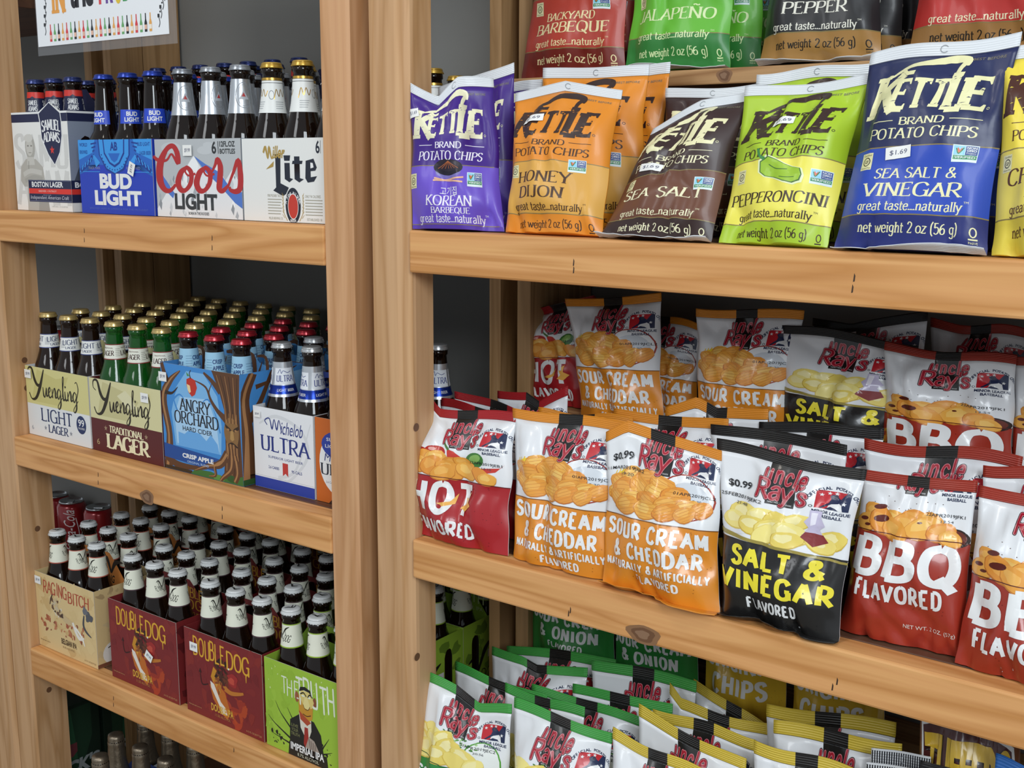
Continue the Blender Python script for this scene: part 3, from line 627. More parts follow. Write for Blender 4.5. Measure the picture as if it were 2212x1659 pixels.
    def sheet(us, vs_, tri=False):
        U, V = np.meshgrid(us, vs_); fr = front(U.ravel(), V.ravel(), 1); bk = front(U.ravel(), V.ravel(), -1)
        n1, n2 = len(us), len(vs_); f = []; off = n1*n2; vc = []
        for j in range(n2-1):
            for i in range(n1-1):
                a = j*n1+i; f += [(a, a+1, a+n1), (a+1, a+n1+1, a+n1)] if tri else [(a, a+1, a+n1+1, a+n1)]; f.append((off+a, off+a+n1, off+a+n1+1, off+a+1)); vc += [(i, j)]*(3 if tri else 2)
        for i in range(n1-1): f.append((i, off+i, off+i+1, i+1)); vc.append((i, 0)); q = (n2-1)*n1+i; f.append((q, q+1, off+q+1, off+q)); vc.append((i, n2-2))
        for j in range(n2-1):
            a = j*n1; f.append((a, a+n1, off+a+n1, off+a)); vc.append((0, j)); a += n1-1; f.append((a, off+a, off+a+n1, a+n1)); vc.append((n1-2, j))
        uv = np.stack([np.concatenate([U.ravel()]*2), np.concatenate([V.ravel()]*2)], 1)
        return np.concatenate([fr, bk]), f, vc, uv
    root = empty('chip_bag', base, label, 'bag of chips', group)
    v, f, vc, uv = sheet(us, vs_, True)
    b = MB()
    zc = b.m(mk(K['zones'][-1][2]))
    b.v = [tuple(p) for p in v]; b.f = f; b.sm = [True]*len(f)
    b.mi = [zc]*len(f)
    A = bagart()                                    # printed colour zones wrap round to the back as well
    for z in K['zones'][:-1]: A.rect(-50, max(0, z[0]*150+(shift if z[0] > 0 else 0)), 50, z[1]*150+shift, mk(z[2]), 0)
    b.art(A, lambda x, y: (front(x/50, y/150), nrm(x/50, y/150)), .00006, 0); b.art(A, lambda x, y: (front(x/50, y/150, -1), -nrm(x/50, y/150)), .0003, 0)
    fn = lambda x, y: (front((x+ushift)/50, (y+shift)/150), nrm((x+ushift)/50, (y+shift)/150))
    b.art(K['art'], fn, .00018, .00005, None if K.get('full') else shift, ushift)
    if extra:
        A = bagart(); extra(A); b.art(A, fn, .0008, .00005)
    b.build('bag_body', root, base)
    # top seal
    sv = np.linspace(BODY_T, 1, 7); su = np.array(sorted(set(np.round(np.linspace(-1, 1, 25), 4))|({-.2, .2} if K['strip'] else set())))
    v, f, vc, uv = sheet(su, sv); b = MB(); b.v = [tuple(p) for p in v]; b.f = f; b.sm = [True]*len(f)
    k0 = b.m(crimp(K['seal'])); k1 = b.m(crimp(K['strip'])) if K['strip'] else k0
    for (i, j) in vc: b.mi.append(k1 if abs((su[i]+su[i+1])/2) < .2 else k0)
    n0 = len(b.v)
    if not K['strip']:
        A = Art(3); A.ring(3, 145, 2.6, 2.6, .5, film('#8b9096'), 1, 18, .6, 5.6); b.art(A, lambda x, y: (front(x/50, y/150), nrm(x/50, y/150)), .0004)
    uv = np.concatenate([uv, np.zeros((len(b.v)-n0, 2))]); b.build_uv = uv
    obj('top_seal', b.mesh('top_seal', base, uv), root)
    if bseal:                                       # the lower seal lies out in front on the shelf
        su = np.linspace(-1, 1, 25); P = front(su, np.zeros(25)); d = N0.copy(); d[2] = 0; d /= np.linalg.norm(d); rr = np.random.RandomState(seed)
        wv = np.sin(su*rr.uniform(2, 4)+rr.uniform(0, 6))*.003+.004; rows = []
        for k in range(4): q = P+d*(bseal*k/3)[None] if False else P+d[None]*bseal*k/3; q[:, 2] += wv*k/3*1.2; rows.append(q)
        V = np.concatenate(rows+[q-np.array([0, 0, .0006]) for q in rows]); f = []
        for s_ in range(2):
            for k in range(3):
                for i in range(24): a = s_*100+k*25+i; f.append((a, a+25, a+26, a+1) if s_ == 0 else (a, a+1, a+26, a+25))
        for i in range(24): f.append((75+i, 175+i, 176+i, 76+i))
        uvb = np.stack([np.tile(su, 8), np.tile(np.repeat(np.linspace(0, .06, 4), 25), 2)], 1)
        ob = obj('bottom_seal', mesh('bottom_seal', V-base, f, [crimp(K['seal'])], None, True, uvb), root)
    if sticker:
        x, y, w, h, rot, t = sticker; A = Art(2., -50.); c, q = math.cos(rot), math.sin(rot); A.T = lambda a, d: (x+a*c-d*q, y+a*q+d*c)
        A.rect(-w/2, -h/2, w/2, h/2, mat('sticker_paper', '#f1f1ee', .6), 0); A.txt(t, -w*.34, -h*.22, w*.34, h*.22, mat('sticker_ink', '#5a5f78', .6), 1, 0, .1)
        b = MB(); b.art(A, fn, .0012, .0002); b.build('price_sticker', root, base)
    return root

Z1, Z2, Z3 = ZS[0], ZS[1], ZS[2]
G1, G1B, G2, G2B, G3, G3B = ('matte chip bags on the upper shelf', 'matte chip bags on the raised upper step', 'glossy chip bags on the middle shelf',
    'glossy chip bags on the raised middle step', 'chip bags crowded on the lower shelf', 'chip bags on the raised lower step')
def bags_upper():
    # front row
    bag('korean', (886, 180), (1066, 186), (1090, 508), (892, 503), (.002, .070), (.004, .03), 'purple korean barbeque chip bag beside the middle post, front of its row', G1, .05, 1, Z1, .012, [(-1, .004), (-.35, -.016), (.15, .006), (1, .012)], (-41, 120, 14, 9, .3, '$1.69'), crumple=1.2, ushift=-4)
    bag('korean', (948, 188), (1112, 153), (1116, 500), (950, 503), (.10, .13), (.085, .10), 'purple chip bag directly behind the front purple korean barbeque bag', G1, .04, 2, Z1, .05, [(-1, 0), (0, .004), (1, .012)])
    bag('korean', (1000, 196), (1174, 170), (1150, 500), (980, 503), .155, .14, 'hidden purple chip bag with only its white seal showing, third behind the purple pair', G1, .035, 3, Z1)
    bag('honey', (1112, 196), (1343, 186), (1302, 520), (1093, 514), .075, .02, 'orange honey dijon chip bag, front of the three orange bags', G1, .052, 4, Z1, .05, [(-1, -.003), (0, .009), (1, -.004)], (-21, 111, 20, 8, .15, '$1.69'))
    bag('honey', (1172, 148), (1402, 141), (1385, 505), (1165, 510), .13, .095, 'orange honey dijon chip bag, middle of the three orange bags', G1, .045, 5, Z1)
    bag('honey', (1235, 160), (1448, 137), (1425, 500), (1215, 505), .165, .145, 'orange chip bag rearmost of the three orange bags', G1, .035, 6, Z1)
    bag('salt', (1412, 268), (1622, 196), (1537, 527), (1296, 517), .075, .015, 'dark brown sea salt chip bag leaning sideways, front of the brown pair', G1, .052, 7, Z1, .05, [(-1, -.004), (0, .008), (1, 0)], (-18, 76, 22, 8, -.15, '$1.69'), bseal=.012)
    bag('salt', (1437, 194), (1640, 178), (1632, 515), (1428, 510), .14, .11, 'dark brown chip bag standing upright behind the leaning brown one', G1, .04, 8, Z1)
    bag('pepperoncini', (1612, 192), (1889, 158), (1787, 540), (1553, 528), .07, .012, 'lime green and yellow pepperoncini chip bag, front of the lime pair', G1, .055, 9, Z1, .06, (), (-8, 109, 18, 8, .1, '$1.69'))
    bag('pepperoncini', (1636, 158), (1890, 134), (1850, 520), (1610, 515), .13, .10, 'lime chip bag behind the front pepperoncini bag, only its grey seal showing', G1, .04, 10, Z1)
    bag('vinegar', (1880, 114), (2206, 68), (2132, 552), (1802, 543), .06, .012, 'navy blue sea salt and vinegar chip bag on the upper shelf', G1, .052, 11, Z1, .06, (), (-12, 67, 18, 8.5, .1, '$1.69'), bseal=.011)
    bag('vinegar', (1930, 140), (2230, 98), (2190, 540), (1880, 535), .12, .09, 'navy blue chip bag almost hidden behind the front navy bag', G1, .04, 12, Z1)
    bag('yellow', (2160, 102), (2440, 62), (2420, 562), (2142, 556), .065, .012, 'yellow chip bag with brown lettering cut off by the picture edge, beside the navy bag', G1, .055, 13, Z1, .07)
    # raised step
    zs = STEP[0]
    bag('barbeque', (1166, -176), (1362, -196), (1352, 146), (1127, 170), .25, .225, 'red backyard barbeque chip bag, front one on the raised step', G1B, .045, 14, zs, .05)
    bag('barbeque', (1222, -160), (1400, -180), (1385, 140), (1200, 158), .29, .275, 'red barbeque chip bag in shade behind the front red bag', G1B, .035, 15, zs)
    bag('jalapeno', (1384, -196), (1600, -220), (1578, 138), (1350, 150), .25, .225, 'green jalapeno chip bag, front one on the raised step', G1B, .05, 16, zs, .05, bseal=.014)
    bag('jalapeno', (1470, -180), (1660, -200), (1645, 132), (1450, 142), .29, .275, 'green jalapeno chip bag second behind the front green one', G1B, .035, 17, zs)
    bag('jalapeno', (1530, -160), (1710, -180), (1698, 126), (1520, 138), .33, .32, 'green chip bag in deep shade, third behind the front green one', G1B, .03, 18, zs)
    bag('pepper', (1690, -220), (1920, -250), (1905, 112), (1640, 134), .25, .225, 'black and kraft brown fresh ground pepper chip bag, front one on the step', G1B, .05, 19, zs, .05, bseal=.012)
    bag('pepper', (1760, -200), (1962, -225), (1952, 105), (1740, 120), .29, .275, 'black and kraft brown chip bag second behind the front pepper bag', G1B, .035, 20, zs)
    bag('pepper', (1810, -180), (2008, -210), (2002, 95), (1800, 110), .33, .32, 'black and kraft brown chip bag third behind the front pepper bag', G1B, .03, 21, zs)
    bag('red', (2012, -250), (2285, -285), (2275, 72), (1962, 108), .25, .225, 'red and kraft brown chip bag on the step above the navy bag', G1B, .05, 22, zs, .05)
def bags_middle():
    zs = STEP[1]
    # raised step, back to front
    bag('bbq', (2010, 690), (2235, 712), (2225, 960), (2005, 930), .32, .30, 'white barbeque chip bag in deep shade at the back of the middle step', G2B, .035, 40, zs, .04)
    bag('vinegar_r', (1755, 692), (2004, 680), (1995, 940), (1750, 915), .29, .27, 'black sealed salt and vinegar chip bag behind the front one on the middle step', G2B, .04, 41, zs, .04, [(-1, .004), (-.3, -.008), (1, .004)])
    bag('hot', (1138, 674), (1290, 640), (1300, 910), (1148, 898), .30, .28, 'white and red hot chip bag at the post end of the middle step', G2B, .045, 42, zs, .06, curl=.01)
    bag('cheddar', (1345, 662), (1518, 702), (1506, 925), (1350, 915), .30, .285, 'orange sealed cheddar chip bag in shade between two brighter ones on the step', G2B, .04, 43, zs, .05)
    bag('cheddar', (1222, 645), (1430, 632), (1436, 930), (1256, 918), .255, .235, 'white and orange sour cream cheddar bag standing tallest near the post on the step', G2B, .05, 44, zs, .06)
    bag('cheddar', (1502, 663), (1736, 674), (1712, 925), (1506, 915), .25, .235, 'white and orange sour cream cheddar bag next to the black sealed bag on the step', G2B, .048, 45, zs, .05)
    bag('vinegar_r', (1690, 700), (1985, 742), (1945, 945), (1690, 925), (.245, .235), .225, 'white and black salt and vinegar bag, front of the pair on the middle step', G2B, .05, 46, zs, .05)
    bag('bbq', (1910, 742), (2196, 772), (2196, 982), (1912, 950), (.22, .215), .21, 'white and rust barbeque chip bag, front one on the middle step', G2B, .045, 47, zs, .03, curl=-.004)
    bag('bbq', (2190, 765), (2440, 800), (2430, 1000), (2190, 970), .225, .215, 'white and rust chip bag cut off by the picture edge on the middle step', G2B, .04, 48, zs, .04)
    # standing between step and front row
    bag('hot', (985, 842), (1172, 902), (1160, 1140), (980, 1110), .165, .155, 'white and red hot bag with maroon edge, third row beside the post', G2, .03, 49, Z2, .04)
    bag('hot', (1076, 852), (1228, 848), (1225, 1140), (1070, 1120), .18, .175, 'white and red hot bag with a crumpled seal in front of the step', G2, .03, 50, Z2, .04, [(-1, .008), (-.2, .004), (.2, -.012), (1, .006)])
    bag('hot', (952, 862), (1148, 898), (1130, 1190), (945, 1150), .105, .08, 'white and red hot bag directly behind the front hot bag', G2, .04, 51, Z2, .04)
    bag('cheddar', (1165, 884), (1370, 902), (1355, 1215), (1150, 1180), .115, .095, 'white and orange cheddar bag whose orange seal peeks out behind the first front one', G2, .035, 52, Z2, .04)
    bag('cheddar', (1440, 874), (1662, 888), (1640, 1200), (1430, 1160), .165, .155, 'orange sealed cheddar bag with a boxy folded top below the step', G2, .03, 53, Z2, .04, [(-1, 0), (-.4, .01), (0, -.004), (1, .006)])
    bag('cheddar', (1328, 884), (1575, 908), (1560, 1250), (1320, 1200), .125, .10, 'orange sealed cheddar bag standing behind the second front cheddar bag', G2, .035, 54, Z2, .04)
    bag('vinegar_r', (1640, 908), (1910, 922), (1895, 1270), (1630, 1230), .16, .145, 'black sealed salt and vinegar bag, third in line below the step', G2, .03, 55, Z2, .04)
    bag('vinegar_r', (1538, 914), (1832, 958), (1815, 1310), (1540, 1250), (.12, .11), .09, 'black sealed salt and vinegar bag second in line behind the front one', G2, .035, 56, Z2, .04)
    bag('bbq', (1870, 946), (2212, 984), (2150, 1370), (1860, 1310), .135, .115, 'white barbeque bag behind the front barbeque bag, its black tab showing', G2, .035, 57, Z2, .04)
    bag('bbq', (2125, 1000), (2370, 1030), (2350, 1400), (2110, 1350), .115, .095, 'white barbeque bag with red seal behind the cut off barbeque bag', G2, .035, 58, Z2, .04)
    # front row
    bag('hot', (917, 868), (1114, 894), (1098, 1203), (897, 1168), .05, .02, 'white and red hot flavored chip bag in the front row beside the post', G2, .052, 60, Z2, .03, [(-1, .004), (-.8, .006), (-.6, -.004), (1, 0)])
    bag('cheddar', (1111, 882), (1362, 910), (1325, 1256), (1110, 1212), .055, .022, 'white and orange sour cream cheddar bag next to the red hot bag, front row', G2, .052, 61, Z2, .05)
    bag('cheddar', (1311, 928), (1560, 962), (1556, 1310), (1303, 1252), (.035, .05), .012, 'white and orange cheddar bag with a printed price, front row', G2, .054, 62, Z2, .04, [(-1, -.004), (-.6, .012), (0, .004), (1, -.004)], None, lambda A: (price(A), date(A, '11MAR2019JAK2', '19:20', -47, 103, 36)), bseal=.014, shift=8)
    bag('vinegar_r', (1547, 950), (1872, 1014), (1812, 1392), (1560, 1322), (.05, .045), .015, 'white and black salt and vinegar bag with yellow lettering, front row', G2, .054, 63, Z2, .06, (), None, lambda A: (price(A), date(A, '25FEB2019JEK2', '21:48', -48, 103, 36)), bseal=.012)
    bag('bbq', (1868, 1012), (2112, 1042), (2086, 1412), (1812, 1362), .075, .05, 'white and rust barbeque bag beside the black salt and vinegar bag, front row', G2, .054, 64, Z2, .05, shift=28)
    bag('bbq', (2118, 1046), (2420, 1105), (2400, 1530), (2062, 1440), (.07, .06), (.035, .025), 'white and rust barbeque bag cut off by the picture edge, front row', G2, .054, 65, Z2, .05, shift=8)
def bags_lower():
    zs = STEP[2]
    bag('onion', (1148, 1090), (1335, 1120), (1332, 1425), (1152, 1412), .29, .27, 'green sour cream onion bag standing on the lower step near the post', G3B, .05, 80, zs, .04)
    bag('onion', (1325, 1130), (1515, 1160), (1512, 1485), (1330, 1462), .29, .27, 'green sour cream onion bag standing on the lower step below the big knot', G3B, .05, 81, zs, .04)
    bag('original', (1520, 1190), (1705, 1225), (1700, 1560), (1522, 1525), .28, .265, 'yellow chip bag reading chips in deep shade on the lower step', G3B, .05, 82, zs, .04)
    bag('original', (1715, 1230), (1920, 1265), (1915, 1590), (1712, 1560), .28, .265, 'yellow chip bag on the lower step just under the rail nail marks', G3B, .05, 83, zs, .04)
    # rows in front of the lower step, back to front
    B = lambda k, tl, tr, yt, lab, sd, **kw: bag(k, tl, tr, (tr[0]-10, tr[1]+340), (tl[0]-6, tl[1]+330), yt, yt-.02, lab, G3, kw.pop('T', .034), sd, Z3, .05, **kw)
    B('onion', (1096, 1392), (1332, 1424), .205, 'green sealed onion bag touching the step, under the standing green bag', 84)
    B('onion', (1062, 1402), (1268, 1444), .175, 'green sealed onion bag with crumpled dark logo nearest the post in the back row', 85, prof=[(-1, .004), (-.3, .002), (0, -.006), (1, 0)])
    B('onion', (1280, 1424), (1506, 1470), .18, 'green sealed onion bag below the second standing green bag', 86)
    B('original', (1500, 1468), (1674, 1576), .20, 'yellow sealed white bag tilted steeply beside the yellow step bags', 87)
    B('onion', (1236, 1480), (1452, 1518), .145, 'green sealed onion bag in the third row, black tab upright', 88)
    B('original', (1446, 1494), (1668, 1570), .16, 'yellow sealed bag with a twisted corner behind the yellow pair', 89, prof=[(-1, .010), (-.75, -.006), (1, 0)])
    B('original', (1655, 1518), (1935, 1562), .15, 'yellow sealed bag with crimped top, rear of the level pair', 90)
    B('onion', (982, 1430), (1180, 1506), .10, 'green sealed onion bag right behind the front one at the post', 91)
    B('onion', (1090, 1476), (1262, 1532), .085, 'green sealed onion bag wedged between the two front onion bags', 92)
    B('onion', (1152, 1478), (1388, 1548), .12, 'green sealed onion bag with broad flat seal behind the second front one', 93)
    B('original', (1412, 1528), (1634, 1594), .115, 'yellow sealed bag with a bright flat seal behind the diagonal one', 94)
    B('original', (1672, 1556), (1950, 1604), .11, 'yellow sealed bag with crimped top, front of the level pair', 95)
    B('original', (1378, 1524), (1610, 1640), .075, 'yellow sealed bag running diagonally, its red logo in full view', 96)
    B('original', (1630, 1598), (1862, 1664), .07, 'yellow sealed bag in front of the level yellow pair', 97)
    B('onion', (906, 1448), (1108, 1532), .035, 'white and green onion bag with picture of chips, front against the post', 98, T=.05, prof=[(-1, .004), (-.2, 0), (.3, -.010), (.7, 0), (1, .006)])
    B('onion', (1110, 1508), (1322, 1584), .035, 'white and green onion bag with folded black tab, second in the front row', 99, T=.05)
    B('original', (1322, 1574), (1530, 1668), .03, 'white bag with narrow yellow edge, third in the front row', 100, T=.05)
    # sweets and snacks at the far end
    bag('puffs', (1990, 1448), (2209, 1496), (2236, 1800), (1996, 1745), .10, .08, 'brown snack bag with yellow puffy lettering under the rail', G3, .05, 101, Z3, .04)
    bag('blue', (1884, 1612), (2012, 1636), (2010, 1900), (1880, 1880), .085, .075, 'blue foil snack bag with striped crimp, rear of two', G3, .03, 102, Z3, .04)
    bag('blue', (1872, 1642), (2004, 1668), (2000, 1950), (1868, 1920), .055, .04, 'blue foil snack bag with striped crimp, front of two', G3, .04, 103, Z3, .04)
    bag('dark', (1990, 1640), (2150, 1700), (2140, 1950), (1985, 1900), .055, .04, 'black snack bag with thin white scribbles at the picture corner', G3, .04, 104, Z3, .04)
    bag('leaf', (2150, 1632), (2320, 1690), (2310, 1950), (2140, 1900), .06, .045, 'blue and green snack bag in the lowest corner under the rail', G3, .04, 105, Z3, .04)
RAY['vinegar_r'] = RAY.pop('vinegar')
A = bagart(); m = foil('#4a1a1c'); w = foil(WHITE); y = foil('#e0b83a')
A.poly([(-48, 128), (-46, 100), (-30, 92), (-10, 88), (10, 84), (30, 80), (46, 82), (50, 104), (44, 126), (0, 136)], w, 0); A.poly([(-46, 127), (-44, 102), (-30, 95), (-10, 91), (10, 87), (30, 83), (44, 85), (47, 104), (42, 124), (0, 134)], m, 1)
A.txt('TUFFERS', -42, 98, 44, 124, foil('#2a1210'), 2, .11, -.1); A.txt('TUFFERS', -42, 98, 44, 124, y, 3, .06, -.1)
RAY['puffs'] = dict(art=A, seal='#3a5a2a', zones=[(0, .5, '#2458a8'), (.5, BODY_T, '#7a4a2c')], mk=foil, strip=None)
A = bagart(); A.poly([(-50, 60), (-50, 120), (0, 138), (50, 120), (50, 60)], foil('#2f7fd0'), 0); A.ell(10, 110, 18, 10, foil('#8fd0f4'), 1)
for i in range(25): A.rect(-49+i*4, 140.6, -47+i*4, 149.6, foil('#14161c'), 0)
RAY['blue'] = dict(art=A, full=True, seal='#d6d8da', zones=[(0, BODY_T, '#1c4f9c')], mk=foil, strip=None)
A = bagart()
for i in range(5): A.brush([(-40+i*14, 132), (-34+i*14, 139), (-28+i*14, 131), (-30+i*15, 118)], 1.4, w, 1)
A.poly([(0, 120), (50, 96), (50, 60), (10, 90)], foil('#a87a3c'), 0)
RAY['dark'] = dict(art=A, seal='#1b1a1c', zones=[(0, BODY_T, '#171618')], mk=foil, strip=None)
A = bagart(); A.poly([(-30, 60), (-34, 138), (50, 138), (50, 60)], foil('#2a8a3a'), 0); A.poly([(-48, 60), (-50, 138), (-34, 138), (-30, 60)], foil('#c8ccd0'), 0)
RAY['leaf'] = dict(art=A, seal='#2f6fc0', zones=[(0, BODY_T, '#2a62b8')], mk=foil, strip=None)
bags_upper(); bags_middle(); bags_lower()

# ------------------------------------------------------------------ bottles
BH = .222
def prof_r(z, P): return float(np.interp(z, [p[1] for p in P], [p[0] for p in P]))
LONG = [(.0, .0), (.024, .0), (.0290, .003), (.0305, .008), (.0305, .108), (.0298, .118), (.0272, .129), (.0228, .141), (.0193, .152), (.0172, .164), (.0152, .180), (.0138, .198), (.0133, .205), (.0150, .2065), (.0150, .2125), (.0130, .2138), (.0130, .217)]
SLIM = [(.0, .0), (.024, .0), (.0290, .003), (.0305, .008), (.0305, .100), (.0298, .110), (.0262, .121), (.0205, .131), (.0182, .142), (.0168, .160), (.0154, .180), (.0142, .198), (.0136, .205), (.0150, .2065), (.0150, .2125), (.0130, .2138), (.0130, .217)]
AMBER = mat('amber_glass', '#150a05', .05, 0, .1, 0, spec=.4); GREEN = mat('green_glass', '#1c6e22', .05, 0, .1, .6, spec=.4); BROWN = mat('brown_glass', '#1f0f06', .05, 0, .1, .15, spec=.4)
def paper(h): return mat('paper_'+h, h, .42)
def metalpaper(h): return mat('metalpaper_'+h, h, .28, .75)
def lab(z0, z1, base):
    A = Art(.003); w = .056; A.rect(-w, z0, w, z1, base, 0); return A
def l_sam():
    A = lab(.158, .2, paper('#1c2344')); A.rect(-.056, .190, .056, .2, paper('#d8352c'), 1)
    for x in (-.03, .0, .03): A.ser('SAMUEL', x-.010, .178, x+.010, .186, paper(WHITE), 2, 20, 9, 8); A.ser('ADAMS', x-.009, .168, x+.009, .176, paper(WHITE), 2, 20, 9, 8); A.poly([(x-.012, .186), (x, .193), (x+.012, .186)], paper('#1c2344'), 2)
    return A
def l_bud():
    A = Art(.003); A.rect(-.02, .142, .02, .164, paper('#2448c8'), 0); A.txt('BUD', -.009, .154, .009, .161, paper(WHITE), 1, .03); A.txt('LIGHT', -.012, .145, .012, .152, paper(WHITE), 1, .03); return A
def l_coors():
    A = lab(.152, .201, metalpaper('#c9ced4'))
    for x in (-.03, .02): A.ring(x, .178, .013, .018, .0012, paper('#8d9298'), 1); A.ring(x, .178, .010, .015, .0006, paper('#8d9298'), 1); A.poly([(x-.008, .172), (x, .186), (x+.008, .172)], paper('#b0b4ba'), 1); A.poly([(x-.004, .176), (x, .182), (x+.003, .176)], paper('#b03030'), 2)
    return A
def l_miller():
    A = lab(.151, .196, paper('#e9ebe8')); A.rect(-.056, .1965, .056, .2, metalpaper('#c9a24a'), 1); A.rect(-.056, .1925, .056, .1932, paper('#3a3f4a'), 1)
    for x in (-.032, .0, .03):
        A.brush([(x-.010, .170), (x-.006, .184), (x-.002, .174), (x+.002, .184), (x+.006, .174), (x+.010, .182)], .0012, metalpaper('#b8923c'), 1)
        for k in range(4): A.rect(x-.008, .166-k*.003, x+.006-k*.001, .1668-k*.003, paper('#9fa3a6'), 1)
    A.ring(.016, .176, .004, .006, .0008, paper('#7a7f86'), 1); return A
def l_light(a='LIGHT', b='LAGER', ink='#22305e', edge='#2b3a78', base='#e8e9e6'):
    A = lab(.159, .184, paper(base)); A.rect(-.056, .1828, .056, .184, paper(edge), 1); A.rect(-.056, .159, .056, .1604, paper(edge), 1)
    for x in (-.035, .002, .038):
        A.ser(a, x-.015, .1705, x+.015, .179, paper(ink), 1, 15, 9, 4); A.ser(b, x-.009, .1635, x+.009, .1675, paper(ink), 1, 18, 9, 6)
        for k in range(5): A.rect(x+.018, .166+k*.0025, x+.027, .1668+k*.0025, paper('#8a8c90'), 1)
    return A
def l_lager():
    A = lab(.158, .184, paper('#e6e6d8')); A.rect(-.056, .1826, .056, .184, paper('#8a2a2a'), 1); A.rect(-.056, .158, .056, .1596, paper('#8a2a2a'), 1)
    for x in (-.034, .004, .04):
        A.ser('LAGER', x-.012, .165, x+.012, .173, paper('#3a1c18'), 1, 20, 10, 8); A.txt('TRADITIONAL', x-.011, .1765, x+.011, .1788, paper('#5a3a30'), 1, .01)
        for k in range(5): A.rect(x+.015, .164+k*.003, x+.023, .1648+k*.003, paper('#9a988c'), 1)
    return A
def l_ao():
    A = lab(.150, .196, paper('#9dcbe6'))
    for x in (-.036, .0, .036):
        A.txt('CRISP', x-.010, .178, x+.008, .185, paper('#1f3f78'), 1, .03); A.txt('APPLE', x-.010, .168, x+.010, .175, paper('#1f3f78'), 1, .03); A.txt('ORIGINAL BLEND', x-.011, .161, x+.010, .164, paper('#1f3f78'), 1, .02)
        for k in range(6): A.rect(x+.014, .164+k*.004, x+.025, .1648+k*.004, paper('#6a94b4'), 1)
    return A
def l_ultra():
    A = lab(.141, .193, metalpaper('#cfd3d8')); A.rect(-.056, .145, .056, .158, metalpaper('#1f3a9a'), 1)
    for x in (-.034, .004, .04):
        A.rect(x-.017, .159, x+.015, .184, paper('#e4e8ee'), 1); A.brush([(x-.012, .176), (x-.008, .182), (x-.006, .176), (x-.003, .180), (x+.004, .177), (x+.010, .179)], .0008, paper('#2a3a80'), 2); A.ser('ULTRA', x-.014, .164, x+.013, .173, paper('#1f2f80'), 2, 15, 8, 6)
        A.txt('LIGHT BEER', x-.012, .149, x+.012, .153, paper(WHITE), 2)
    return A
def l_fd(edge='#b85a48', base='#e9ead8'):
    A = lab(.162, .199, paper(base)); A.rect(-.056, .1975, .056, .199, paper(edge), 1); A.rect(-.056, .162, .056, .1638, paper(edge), 1); k = paper('#22221c')
    for x in (-.027, .027):
        A.brush([(x-.013, .190), (x-.008, .192), (x-.002, .179)], [.0006, .0024, .0008], k, 1); A.brush([(x-.002, .179), (x+.006, .191), (x+.014, .195)], [.0008, .003, .0006], k, 1); A.brush([(x-.010, .191), (x-.008, .184)], .0008, k, 1); A.brush([(x+.005, .190), (x+.007, .183)], .0008, k, 1)
        A.ser('FLYING', x-.014, .175, x+.002, .183, k, 1, 14, 11, 0, -.35, 4, True, 0, 6, 2); A.ser('DOG', x+.001, .172, x+.014, .182, k, 1, 14, 11, 0, .45, 4, True, 0, 6, 3)
    return A
BK = {  # glass, profile, cap colour, label, words
 'sam': (AMBER, LONG, '#26346e', l_sam, 'navy-capped brown bottle'), 'bud': (AMBER, SLIM, '#2440a8', l_bud, 'blue-capped slim brown bottle'),
 'coors': (AMBER, LONG, '#9a9ea4', l_coors, 'brown bottle with silver neck label'), 'miller': (AMBER, LONG, '#c39a3a', l_miller, 'gold-capped bottle with white neck label'),
 'light': (BROWN, LONG, '#cdb272', l_light, 'gold-capped brown bottle'), 'lager': (GREEN, LONG, '#cdb272', l_lager, 'gold-capped green bottle'),
 'ao': (AMBER, LONG, '#b82a36', l_ao, 'red-capped bottle with pale blue neck'), 'ultra': (AMBER, LONG, '#bfc2c4', l_ultra, 'silver-capped brown bottle'),
 'fd': (AMBER, LONG, '#d9dcdc', l_fd, 'white-capped bottle'), 'fdr': (AMBER, LONG, '#d9dcdc', lambda: l_fd('#4a3038'), 'white-capped bottle'), 'fdg': (AMBER, LONG, '#d9dcdc', lambda: l_fd('#9aba3a'), 'white-capped bottle'),
 'foil': (AMBER, LONG, '#8a7450', None, 'bronze foil-topped bottle')}
PROTO = {}
